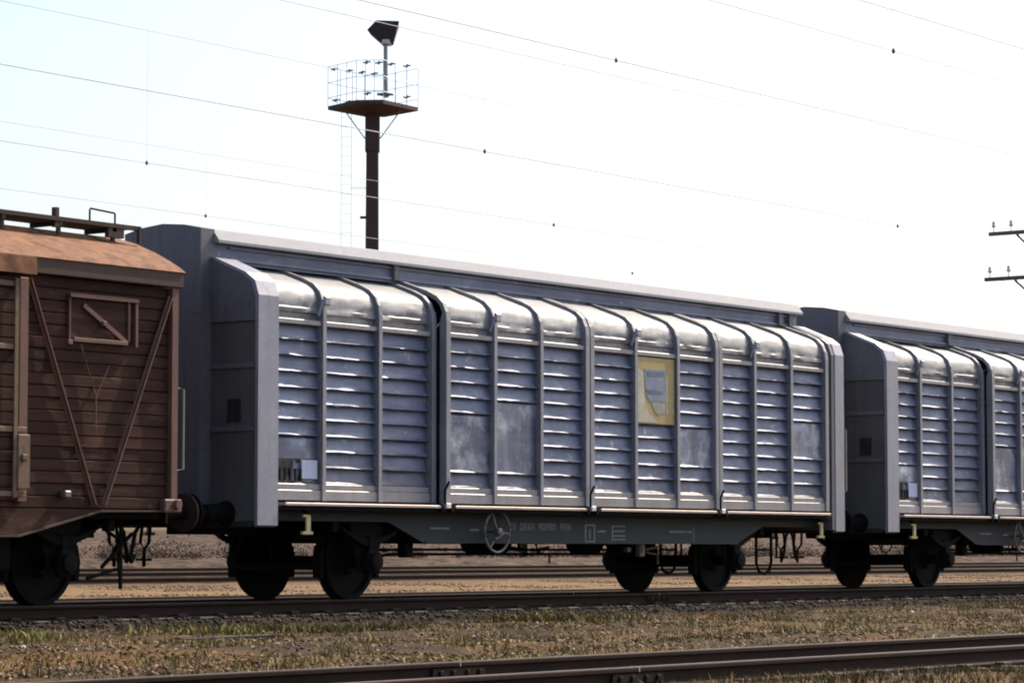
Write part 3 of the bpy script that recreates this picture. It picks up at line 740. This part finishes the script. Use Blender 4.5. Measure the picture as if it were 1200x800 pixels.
RAILPROF = [(-.062, 0), (-.062, .010), (-.012, .026), (-.008, .04), (-.008, .10), (-.034, .112), (-.034, .134), (-.028, .140), (.028, .140), (.034, .134), (.034, .112), (.008, .10), (.008, .04), (.012, .026), (.062, .010), (.062, 0)]
def track(name, yc, ztop, label, mats=('railside', 'railtop'), sl=(0, 0), x0=-70, x1=400, joints=(), sleeper_top=.0, group='railway tracks of the yard'):
    root = empty(name, (0, yc, ztop-.14), label=label, cat='railway track', group=group)
    OFF[0] = Vector((0, yc, ztop-.14))
    for sd in (-1, 1):
        r = MB().prism_x([(yc+sd*.7525+y, ztop-.14+z) for y, z in RAILPROF], x0, x1).build('rail', mats[0], root)
        t = MB().prism_x([(yc+sd*.7525+y, ztop-.14+z) for y, z in ((-.026, .1395), (-.026, .1425), (.026, .1425), (.026, .1395))], x0, x1).build('rail_head', mats[1], r)
        for j in joints:
            q = MB()
            for e in (-1, 1): q.box(j-.3, j+.3, yc+sd*.7525+e*.012, yc+sd*.7525+e*.03, ztop-.105, ztop-.04, .004)
            for k in (-.22, -.08, .08, .22): q.box(j+k-.018, j+k+.018, yc+sd*.7525-.05, yc+sd*.7525-.02, ztop-.09, ztop-.055, .004)
            q.build('fishplate', 'railside', r)
            MB().box(j-.004, j+.004, yc+sd*.7525-.036, yc+sd*.7525+.036, ztop-.03, ztop+.0032).build('rail_joint', 'stonewhite', r)
    xs = np.arange(sl[0], sl[1], .65)
    for x in xs:
        a = random.uniform(-.02, .02); w = random.uniform(.115, .135)
        s = MB().box(x-w+a, x+w+a, yc-1.28+random.uniform(-.03, .03), yc+1.28+random.uniform(-.03, .03), ztop-.30, ztop-.142-random.uniform(0, .006), .012)
        for sd in (-1, 1):
            s.box(x-.07+a, x+.07+a, yc+sd*.7525-.15, yc+sd*.7525-.066, ztop-.142, ztop-.118, .004); s.box(x-.07+a, x+.07+a, yc+sd*.7525+.066, yc+sd*.7525+.15, ztop-.142, ztop-.118, .004)
        s.build('sleeper', 'sleeper', root)
    OFF[0] = Vector((0, 0, 0))
    return root
bed(0, -.165, 1.45, 'ballast_dark')
track('railway_track', 0, 0, 'rusty track under the three standing wagons', sl=(-16, 42), joints=(-11.2, 8.9))
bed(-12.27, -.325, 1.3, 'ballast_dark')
track('railway_track', -12.27, -.165, 'dark rusty track nearest the camera, in front of the grass strip', sl=(-24, 12), joints=(-9.55,))
for yc, lab in ((4.6, 'track just behind the wagons, close to their wheels'), (29.6, 'middle track in the sunlit gravel behind the wagons'), (43, 'track between the sunlit middle track and the farthest one'), (59, 'farthest track in front of the gravel bank')):
    zt = -.06 if yc < 10 else -.10
    bed(yc, zt-.15, 1.3, 'ballast_tan')
    track('railway_track', yc, zt, lab, sl=(0, 0), x0=-60, x1=600)
# far gravel bank
b = MB(); xs = list(np.arange(-40, 420, 2.0)); vs = []
for x in xs:
    h = 2.1+.45*math.sin(x*.045)+.25*math.sin(x*.16+1)+random.uniform(-.08, .08)
    for (y, f) in ((78, -.3), (84, .15), (90, .45), (97, .8), (104, .97), (112, 1.0), (150, .9), (300, .5)):
        vs.append((x, y+random.uniform(-1, 1), GZ-.05+max(f, -.3)*(h+.3)+random.uniform(-.05, .05)*(f > 0)))
k = 8
fs = [(i*k+j, (i+1)*k+j, (i+1)*k+j+1, i*k+j+1) for i in range(len(xs)-1) for j in range(k-1)]
tag(b.add(vs, fs).build('gravel_bank', 'bank', None, True), kind='structure')

# ------------------------------------------------------------------ vegetation and stones (nobody could count them)
def tinted_mesh(name, verts, faces_per, nverts_per, cols, mat, label, cat):
    n = len(verts)//nverts_per
    me = bpy.data.meshes.new(name)
    me.vertices.add(len(verts)); me.vertices.foreach_set('co', verts.astype(np.float32).ravel())
    loops = []; starts = []; c = 0; fp = faces_per
    base = (np.arange(n)*nverts_per)[:, None]
    flat_ = np.concatenate([np.array(f) for f in fp]); tot = [len(f) for f in fp]
    li = (base+flat_[None, :]).ravel()
    me.loops.add(len(li)); me.loops.foreach_set('vertex_index', li.astype(np.int32))
    tots = np.tile(tot, n); st = np.concatenate([[0], np.cumsum(tots)[:-1]])
    me.polygons.add(len(tots)); me.polygons.foreach_set('loop_start', st.astype(np.int32)); me.polygons.foreach_set('loop_total', tots.astype(np.int32))
    at = me.attributes.new('tint', 'FLOAT_COLOR', 'POINT')
    cc = np.repeat(np.concatenate([cols, np.ones((n, 1))], 1), nverts_per, axis=0)
    at.data.foreach_set('color', cc.astype(np.float32).ravel())
    me.update(calc_edges=True); me.validate()
    me.materials.append(M[mat]); o = bpy.data.objects.new(name, me); COL.objects.link(o)
    return tag(o, label, cat, None, 'stuff')
def field(n, d0, d1, pad=2.0, power=1.0):
    """random places on the ground between two distances from the camera's own track line, within the view plus a margin"""
    d = d0+(d1-d0)*rng.random(n)**power
    lo = d/math.tan(R(36.87+10.5))-pad-1; hi = d/math.tan(R(36.87-10.5))+pad+1
    x = CAM.x+lo+(hi-lo)*rng.random(n); y = CAM.y+d
    return x, y
def vnoise(x, y, s, seed):
    r = np.random.default_rng(seed); g = r.random((64, 64)); u = x*s; v = y*s
    i = np.floor(u).astype(int); j = np.floor(v).astype(int); fu = u-i; fv = v-j
    fu = fu*fu*(3-2*fu); fv = fv*fv*(3-2*fv)
    a = g[i % 64, j % 64]*(1-fu)+g[(i+1) % 64, j % 64]*fu; c = g[i % 64, (j+1) % 64]*(1-fu)+g[(i+1) % 64, (j+1) % 64]*fu
    return a*(1-fv)+c*fv
ghv = np.vectorize(gh)
PAL = np.array([(.24, .155, .055), (.17, .105, .04), (.31, .22, .085), (.24, .115, .032), (.17, .155, .042), (.095, .10, .028), (.062, .044, .03), (.22, .16, .085)])
def blades(name, x, y, hmin, hmax, width, green, label, lean=.8):
    n = len(x); z = ghv(x, y)
    h = (hmin+(hmax-hmin)*rng.random(n)**1.6)
    a = rng.random(n)*2*math.pi; b = rng.random(n)*2*math.pi; ln = h*lean*(.3+rng.random(n))
    w = width*(.6+.8*rng.random(n))
    ca, sa = np.cos(a)*w, np.sin(a)*w; lx, ly = np.cos(b)*ln, np.sin(b)*ln
    V = np.zeros((n, 5, 3))
    V[:, 0] = np.stack([x-ca, y-sa, z-.01], 1); V[:, 1] = np.stack([x+ca, y+sa, z-.01], 1)
    V[:, 2] = np.stack([x+ca*.8+lx*.4, y+sa*.8+ly*.4, z+h*.62], 1); V[:, 3] = np.stack([x-ca*.8+lx*.4, y-sa*.8+ly*.4, z+h*.62], 1)
    V[:, 4] = np.stack([x+lx, y+ly, z+h], 1)
    gm = np.clip(vnoise(x, y, .55, 3)*1.2-.25+green, 0, 1); rm = vnoise(x, y, .8, 5)
    idx = np.where(rng.random(n) < gm*.75, rng.choice([4, 5, 4, 2], n), np.where(rng.random(n) < rm*.7, rng.choice([3, 1, 0], n), rng.choice([0, 2, 6, 7, 1], n)))
    cols = PAL[idx]*(.75+.5*rng.random((n, 1)))*(.45+1.05*vnoise(x, y, .7, 41))[:, None]*(.7+.6*vnoise(x, y, 2.3, 42))[:, None]*np.array([(.96, 1.03, .95)])
    tinted_mesh(name, V.reshape(-1, 3), [(0, 1, 2, 3), (3, 2, 4)], 5, cols, 'blades', label, 'grass')
x, y = field(150000, 12.75, 22.6)
keep = rng.random(len(x)) < np.clip(vnoise(x, y, 1.3, 11)*2.6-.85, .05, 1)*np.clip(vnoise(x, y, 4.1, 12)*2-.3, .2, 1)
keep &= ~((y > -1.6) & (rng.random(len(x)) < .5))
blades('dry_grass', x[keep], y[keep], .010, .042, .0055, -.08, 'low dry brown grass strip between the two nearest tracks', 1.7)
# taller tufts
cx, cy = field(300, 13.1, 22.5); tx = []; ty = []
for a, c in zip(cx, cy):
    k = rng.integers(14, 45); tx.append(a+rng.normal(0, .09, k)); ty.append(c+rng.normal(0, .09, k))
tx = np.concatenate(tx); ty = np.concatenate(ty)
blades('grass_tufts', tx, ty, .03, .12, .005, .15, 'taller straw tufts standing out of the dry grass strip', .6)
# green weeds along the wagon track
cx, cy = field(760, 20.6, 22.75); tx = []; ty = []
sel = vnoise(cx, cy*0, .5, 21) > .52
for a, c in zip(cx[sel], cy[sel]):
    k = rng.integers(10, 40); tx.append(a+rng.normal(0, .13, k)); ty.append(c+rng.normal(0, .08, k))
tx = np.concatenate(tx); ty = np.concatenate(ty)
blades('green_weeds', tx, ty, .03, .12, .010, .5, 'green weeds along the foot of the wagon track ballast', .9)
x, y = field(9000, 8.4, 10.75, 1.0)
blades('sparse_grass', x, y, .02, .08, .005, .0, 'sparse dry grass in front of the nearest rail')

def stones(name, x, y, z, smin, smax, pal, label):
    n = len(x); t = (1+5**.5)/2
    s = smin+(smax-smin)*rng.random(n)**2.2
    base = np.array([(1, 0, 0), (-1, 0, 0), (0, 1, 0), (0, -1, 0), (0, 0, 1), (0, 0, -.4)], float)
    V = base[None]*(.6+.8*rng.random((n, 6, 3)))
    a = rng.random(n)*6.283; c, q = np.cos(a)[:, None], np.sin(a)[:, None]
    X = V[:, :, 0]*c-V[:, :, 1]*q; Y = V[:, :, 0]*q+V[:, :, 1]*c
    V = np.stack([X*s[:, None]+x[:, None], Y*s[:, None]+y[:, None], V[:, :, 2]*s[:, None]*.75+z[:, None]], 2)
    cols = pal[rng.integers(0, len(pal), n)]*(.7+.6*rng.random((n, 1)))
    tinted_mesh(name, V.reshape(-1, 3), [(0, 2, 4), (2, 1, 4), (1, 3, 4), (3, 0, 4), (2, 0, 5), (1, 2, 5), (3, 1, 5), (0, 3, 5)], 6, cols, 'stones', label, 'gravel')
PS = np.array([(.10, .066, .046), (.15, .10, .065), (.065, .045, .038), (.15, .085, .045), (.08, .062, .058), (.11, .072, .048), (.07, .048, .036), (.24, .19, .14)])
PD = np.array([(.03, .022, .018), (.045, .033, .027), (.02, .016, .014), (.065, .046, .036)])
PT = np.array([(.18, .12, .075), (.22, .155, .095), (.13, .095, .065), (.26, .165, .10)])
x, y = field(17000, 12.8, 22.6); k = rng.random(len(x)) < np.clip(vnoise(x, y, .9, 31)*1.6-.4, .08, 1)
stones('loose_gravel', x[k], y[k], ghv(x[k], y[k])+.004, .008, .032, PS, 'loose stones and clinker scattered among the dry grass')
x, y = field(26000, 22.35, 25.6); stones('track_ballast', x, y, np.full(len(x), -.165)-np.clip(np.abs(y)-1.4, 0, 1)*.25, .015, .04, PD, 'dark oily ballast stones of the wagon track')
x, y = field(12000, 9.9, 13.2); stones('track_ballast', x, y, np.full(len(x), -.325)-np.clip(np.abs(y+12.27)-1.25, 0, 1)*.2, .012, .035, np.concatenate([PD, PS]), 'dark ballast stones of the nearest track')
x, y = field(20000, 33, 56, 3, 1.0); stones('pale_gravel', x, y, np.full(len(x), GZ+.0), .02, .06, PT, 'pale tan gravel in the sun behind the wagons')
# leaf litter
x, y = field(13000, 12.7, 22.6); n = len(x); z = ghv(x, y)+.006+.02*rng.random(n)
a = rng.random(n)*6.283; L = .010+.018*rng.random(n); w = L*.55
dx, dy = np.cos(a)*L, np.sin(a)*L; ex, ey = -np.sin(a)*w, np.cos(a)*w; tz = rng.normal(0, .4, n)*L
V = np.stack([np.stack([x-dx, y-dy, z-tz], 1), np.stack([x+ex, y+ey, z+.3*L], 1), np.stack([x+dx, y+dy, z+tz], 1), np.stack([x-ex, y-ey, z-.2*L], 1)], 1)
PL = np.array([(.20, .11, .05), (.13, .075, .04), (.24, .165, .085), (.08, .055, .04), (.28, .2, .12)])
tinted_mesh('leaf_litter', V.reshape(-1, 3), [(0, 1, 2, 3)], 4, PL[rng.integers(0, 5, n)], 'blades', 'dead leaves lying in the dry grass strip', 'leaf litter')
# far scrub on the bank
cx, cy = field(420, 92, 132, 4); tx = []; ty = []; tz = []; sc = []
for a, c in zip(cx, cy):
    k = 190; r = .3+.7*rng.random(); tx.append(a+rng.normal(0, .55*r, k)); ty.append(c+rng.normal(0, .5*r, k)); tz.append(np.abs(rng.normal(0, .45*r, k))+.25); sc.append(np.full(k, .035+.03*r))
tx, ty, tz, sc = map(np.concatenate, (tx, ty, tz, sc)); n = len(tx)
D1 = rng.normal(0, 1, (n, 3)); D1 /= np.linalg.norm(D1, axis=1)[:, None]; D2 = rng.normal(0, 1, (n, 3))*.5
P = np.stack([tx, ty, tz], 1)
V = np.stack([P-D1*sc[:, None], P+D2*sc[:, None], P+D1*sc[:, None], P-D2*sc[:, None]], 1)
PB = np.array([(.09, .058, .04), (.12, .078, .055), (.075, .052, .037), (.14, .095, .07)])
tinted_mesh('dry_scrub', V.reshape(-1, 3), [(0, 1, 2, 3)], 4, PB[rng.integers(0, 4, n)], 'twigs', 'brown scrub growing along the far gravel bank', 'scrub')

# ------------------------------------------------------------------ small things on the grass
def on_ground(x, y, z):
    d = ray(x, y); t = (z-CAM.z)/d.z; return CAM+d*t
def pebble(px, py, r, label):
    p = on_ground(px, py, GZ); bm = bmesh.new(); bmesh.ops.create_icosphere(bm, subdivisions=2, radius=r)
    for v in bm.verts: v.co *= random.uniform(.8, 1.15); v.co.z *= .7
    b = MB().from_bm(bm); b.v = [(v[0]+p.x, v[1]+p.y, v[2]+gh(p.x, p.y)+r*.3) for v in b.v]
    OFF[0] = Vector((p.x, p.y, gh(p.x, p.y))); o = b.build('stone', 'stonewhite', None); o.location = OFF[0]; OFF[0] = Vector((0, 0, 0))
    tag(o, label, 'stone', 'pale stones in the grass')
pebble(27, 762, .028, 'pale stone in the grass below the brown wagon, the bigger one')
pebble(88, 766, .022, 'smaller pale stone in the grass under the brown wagon end')
pebble(555, 743, .02, 'pale stone in the grass in front of the brake handwheel')
pebble(1068, 719, .03, 'pale stone in the grass in front of the gap between silver wagons')
p = on_ground(268, 750, GZ); q = Vector((.96, -.28, 0)).normalized()
c = Vector((p.x, p.y, gh(p.x, p.y)))
b = MB().bar(c+q*-.5+Vector((0, 0, .005)), c+q*.5+Vector((0, 0, .03)), .16, .05); b.bar(c+q*-.5+Vector((.1, .2, .02)), c+q*.2+Vector((.1, .24, .03)), .1, .03)
tag(b.build('board', 'board', None), 'grey weathered board lying in the grass in front of the wagons', 'board')
p = on_ground(1215, 800, -.29)
OFF[0] = Vector((p.x, p.y, -.3)); bl = MB().box(p.x-.45, p.x+.45, p.y-.35, p.y+.12, -.42, -.275, .015).build('concrete_slab', 'concrete', None); bl.location = OFF[0]; OFF[0] = Vector((0, 0, 0))
tag(bl, 'pale concrete slab edge in the bottom corner, in front of the nearest rail', 'concrete slab')

# ------------------------------------------------------------------ floodlight mast
def mast():
    D = 113.0; base = at_d(435, 600, D); bx, by = base.x, base.y
    sc = D/FPX
    def P(px, py): return at_d(px, py, D)
    ztop = P(435, 124).z; zl = P(450, 46).z
    OFF[0] = Vector((bx, by, GZ)); root = empty('light_mast', (bx, by, GZ), label='tall brown floodlight mast with railed platform behind the silver wagon', cat='light mast')
    ex = Rt; ey = Fh
    def L(u, v, z): return Vector((bx, by, 0))+ex*u+ey*v+Vector((0, 0, z))
    pole = MB(); hw0, hw1 = .30, .235
    vs = []
    for z, h in ((GZ-.2, hw0), (ztop*.62, .26), (ztop-1.6, hw1)):
        for i, j in ((-1, -1), (1, -1), (1, 1), (-1, 1)): vs.append(L(i*h, j*h, z))
    fs = [(k*4+i, k*4+(i+1) % 4, k*4+4+(i+1) % 4, k*4+4+i) for k in (0, 1) for i in range(4)]+[(0, 1, 2, 3), (8, 9, 10, 11)]
    pole.add(vs, fs)
    vs = [L(i*.28, j*.28, z) for z in (ztop-1.65, ztop) for i, j in ((-1, -1), (1, -1), (1, 1), (-1, 1))]
    pole.add(vs, [(0, 1, 2, 3), (4, 5, 6, 7)]+[(i, (i+1) % 4, 4+(i+1) % 4, 4+i) for i in range(4)])
    pole.bar(L(-.26, 0, P(430, 252).z), L(-.48, 0, P(430, 252).z), .1)
    pole.build('pole', 'tower', root)
    h = 1.75; cor = [(-h, -.15), (-.55, -h*1.0), (.5, -h*1.05), (h*1.02, .15), (.4, h), (-.4, h*.95)]
    pf = MB(); vs = [L(u, v, z) for z in (ztop-.02, ztop+.13) for u, v in cor]; n = len(cor)
    pf.add(vs, [tuple(range(n)), tuple(range(n, 2*n))]+[(i, (i+1) % n, n+(i+1) % n, n+i) for i in range(n)])
    vs = [L(u*f, v*f, z) for z, f in ((ztop-.02, .6), (ztop-.2, .2)) for u, v in cor]
    pf.add(vs, [tuple(range(n)), tuple(range(n, 2*n))]+[(i, (i+1) % n, n+(i+1) % n, n+i) for i in range(n)])
    plat = pf.build('platform', 'tower', root)
    rl = MB(); zt = ztop+1.68; zm = ztop+.45
    for i in range(n):
        u0, v0 = cor[i]; u1, v1 = cor[(i+1) % n]
        for z in (zt, zm+.0, ztop+1.05): rl.tube([L(u0, v0, z), L(u1, v1, z)], .011, 5)
        k = 3 if abs(u1-u0) > 1 else 1
        for t in range(k): f = t/k; rl.tube([L(u0+(u1-u0)*f, v0+(v1-v0)*f, ztop+.1), L(u0+(u1-u0)*f, v0+(v1-v0)*f, zt)], .012, 5)
    rl.build('railing', 'towergrey', plat)
    for i, (px, py) in enumerate(((387, 71), (404, 74), (419, 77), (433, 81), (428, 64), (442, 67), (456, 70), (474, 74), (389, 106), (404, 109), (429, 100), (446, 104), (453, 106), (474, 109))):
        u = (px-433)*sc; zz = P(px, py).z; far = i in (0, 1, 2, 3, 8, 9)
        v = (1 if far else -1)*max(0.1, 1.4-abs(u)*.7)
        zz2 = zt if i < 8 else zm
        b = MB(); b.bar(L(u-.15, v, zz2-.02), L(u+.15, v, zz2+.02), .06, .05); b.bar(L(u-.02, v-.05, zz2-.08), L(u+.02, v-.05, zz2+.05), .07)
        b.build('lamp_bracket', 'bracketgrey', plat)
    br = MB()
    for e in (-1, 1): br.tube([L(e*.3, 0, P(435, 158).z), L(e*1.1, 0, ztop-.02)], .025, 5)
    br.build('platform_brace', 'towergrey', root)
    ld = MB(); ul = (404-435)*sc
    for e in (-.2, .2): ld.tube([L(ul+e, .1, GZ), L(ul+e, .1, ztop)], .009, 5)
    for z in np.arange(.5, ztop, .38): ld.tube([L(ul-.2, .1, z), L(ul+.2, .1, z)], .006, 4)
    for z in np.arange(2, ztop, 3.2): ld.tube([L(ul+.2, .1, z), L(-.25, .1, z)], .012, 4)
    ld.build('ladder', 'towergrey', root)
    ul = (451-435)*sc
    lp = MB().tube([L(ul, -.2, P(450, 110).z), L(ul-.02, -.2, zl)], .085, 10); lp.box(0, 0, 0, 0, 0, 0) if False else None
    lp.bar(L(ul-.35, -.2, P(450, 106).z), L(ul+.3, -.2, P(450, 106).z), .1)
    lp.build('lamp_post', 'towergrey', root)
    # the lamp head: a deep tapered shell, its glass towards the ground
    fl = MB(); q = lambda px, py, v: L((px-435)*sc, v, P(px, py).z)
    front = [q(429, 31, -.6), q(440, 20.5, -.75), q(467, 21.5, -.75), q(460, 46, -.45), q(444, 45, -.45)]
    back = [q(432, 32, .45), q(441, 22, .55), q(465, 23, .55), q(459, 45, .3), q(445, 44, .3)]
    fl.add(front+back, [(0, 1, 2, 3, 4), (9, 8, 7, 6, 5)]+[(i, (i+1) % 5, 5+(i+1) % 5, 5+i) for i in range(5)])
    hd = fl.build('floodlight', 'lampshell', root)
    gl = MB(); gl.add([q(446, 46.5, -.5), q(457, 46.8, -.5), q(457, 46.8, .2), q(446, 46.5, .2), q(447, 42, -.52), q(455, 42, -.52), q(455, 43, .2), q(447, 43, .2)], [(0, 1, 2, 3), (4, 5, 6, 7), (0, 1, 5, 4), (1, 2, 6, 5), (2, 3, 7, 6), (3, 0, 4, 7)])
    gl.build('lamp_glass', 'lampglass', hd)
    OFF[0] = Vector((0, 0, 0))
mast()

# ------------------------------------------------------------------ line pole with cross-arms at the right
def line_pole():
    D = 62.0; pc = at_d(1234, 500, D); sc = D/FPX
    OFF[0] = Vector((pc.x, pc.y, GZ)); root = empty('line_pole', (pc.x, pc.y, GZ), label='line pole with two grey cross-arms and white insulators above the far silver wagon', cat='utility pole')
    ztop = at_d(1221, 225, D).z
    MB().lathe((pc.x, pc.y, GZ-.3), (0, 0, 1), [(0, .17), (ztop-GZ+.3, .11)], 14).build('pole', 'polewood', root, True)
    for px, py in ((1160, 268.5), (1155, 322.5)):
        z = at_d(px, py, D).z; hl = (1221-px)*sc/.80
        d = Vector((0, 1, 0))
        a = MB().bar(Vector((pc.x, pc.y-hl, z))-Vector((.14, 0, 0)), Vector((pc.x, pc.y+hl, z))-Vector((.14, 0, 0)), .07, .085)
        arm = a.build('crossarm', 'crossarm', root)
        bz = MB()
        for e in (-1, 1): bz.bar(Vector((pc.x-.14, pc.y+e*hl*.52, z-.05)), Vector((pc.x-.1, pc.y, z-.75)), .045)
        bz.build('crossarm_brace', 'crossarm', arm)
        for k in (-.92, -.62, -.32, .32, .62, .92):
            c = (pc.x-.14, pc.y+k*hl, z+.04)
            ins = MB().lathe(c, (0, 0, 1), [(0, .012), (.10, .012), (.10, .045), (.15, .05), (.16, .03), (.20, .04), (.24, .02)], 12)
            ins.build('insulator', 'porcelain', arm, True)
    OFF[0] = Vector((0, 0, 0))
line_pole()

# ------------------------------------------------------------------ overhead wires, all along the tracks
def wire_line(name, label, Y, contact, messenger=None, drops=(), r=.004, cat='overhead wire'):
    pc = at_y(contact[0], contact[1], Y); zc = pc.z
    x0, x1 = -120, 420
    OFF[0] = Vector((0, Y, zc)); root = empty(name, (0, Y, zc), label=label, cat=cat, group='overhead wires above the yard')
    MB().tube([(x, Y, zc) for x in (x0, 0, 120, x1)], r, 6).build('contact_wire', 'wire', root)
    zm = None
    if messenger:
        pm = at_y(messenger[0], messenger[1], Y); zm = pm.z
        MB().tube([(x, Y, zm) for x in (x0, 0, 120, x1)], r*.85, 6).build('messenger_wire', 'wire', root)
    for px, py in drops:
        q = at_y(px, contact[1], Y); xx = q.x
        for _ in range(3): xx = at_y(px, py, Y).x
        dr = MB().tube([(xx, Y, zc), (xx, Y, zm or zc+1.6)], .0019, 4).build('dropper', 'wire', root)
        MB().lathe((xx, Y, zc-.03), (0, 0, 1), [(0, .010), (.01, .019), (.045, .019), (.065, .006)], 8).build('dropper_clamp', 'clamp', dr)
    OFF[0] = Vector((0, 0, 0))
wire_line('overhead_line', 'overhead wires whose lower wire crosses the light mast just below its railed platform', 0, (465, 159), (644, 72), ((568, 175), (1052, 263)), .0064)
wire_line('overhead_line', 'single high wire passing above the floodlight head, dark clamp right of the mast', -3.0, (722, 71), None, ((722, 71), (1290, 210)), .0064)
wire_line('overhead_line', 'overhead wires whose lower wire crosses the light mast half way down', 4.6, (172, 191), (227, 47), ((172, 191), (649, 263)), .0056)
wire_line('overhead_line', 'faint overhead wires, the lower one nearest to the brown wagon roof', 9.2, (241, 253), (0, 142), ((241, 253), (741, 320)), .005)
wire_line('overhead_line', 'single wire cutting off the top right corner of the sky', -12.27, (1110, 31), None, (), .0042)
wire_line('overhead_line', 'faint single wire with one dark clamp, next below the wire across the top right corner', -8.4, (1047, 60), None, ((1047, 60),), .0046)

# ------------------------------------------------------------------ light
SUN_EL, SUN_AZ_OFF = 44, 7.5
el = R(SUN_EL); a = R(SUN_AZ_OFF)
sd = Vector((math.cos(el)*math.cos(a), -math.cos(el)*math.sin(a), math.sin(el)))    # towards the sun: along the track, a little to our side
ld = bpy.data.lights.new('sun', 'SUN'); ld.energy = 4.4; ld.angle = R(.6); ld.color = (1, .87, .70)
lo = bpy.data.objects.new('sun', ld); COL.objects.link(lo); lo.rotation_euler = (-sd).to_track_quat('-Z', 'Y').to_euler(); lo.location = (0, 0, 30)
w = bpy.data.worlds.new('World'); scene.world = w; w.use_nodes = True
nt = w.node_tree; bg = nt.nodes['Background']
sky = nt.nodes.new('ShaderNodeTexSky'); sky.sky_type = 'NISHITA'; sky.sun_disc = False
sky.sun_elevation = el; sky.sun_rotation = math.atan2(sd.x, sd.y)
sky.altitude = 0; sky.air_density = 1.0; sky.dust_density = 3.4; sky.ozone_density = 1.0
nt.links.new(sky.outputs['Color'], bg.inputs['Color']); bg.inputs['Strength'].default_value = .15
vs = scene.view_settings; vs.view_transform = 'Standard'; vs.look = 'None'; vs.gamma = 1; vs.exposure = .56; vs.use_curve_mapping = False
scene.cycles.filter_width = 2.0
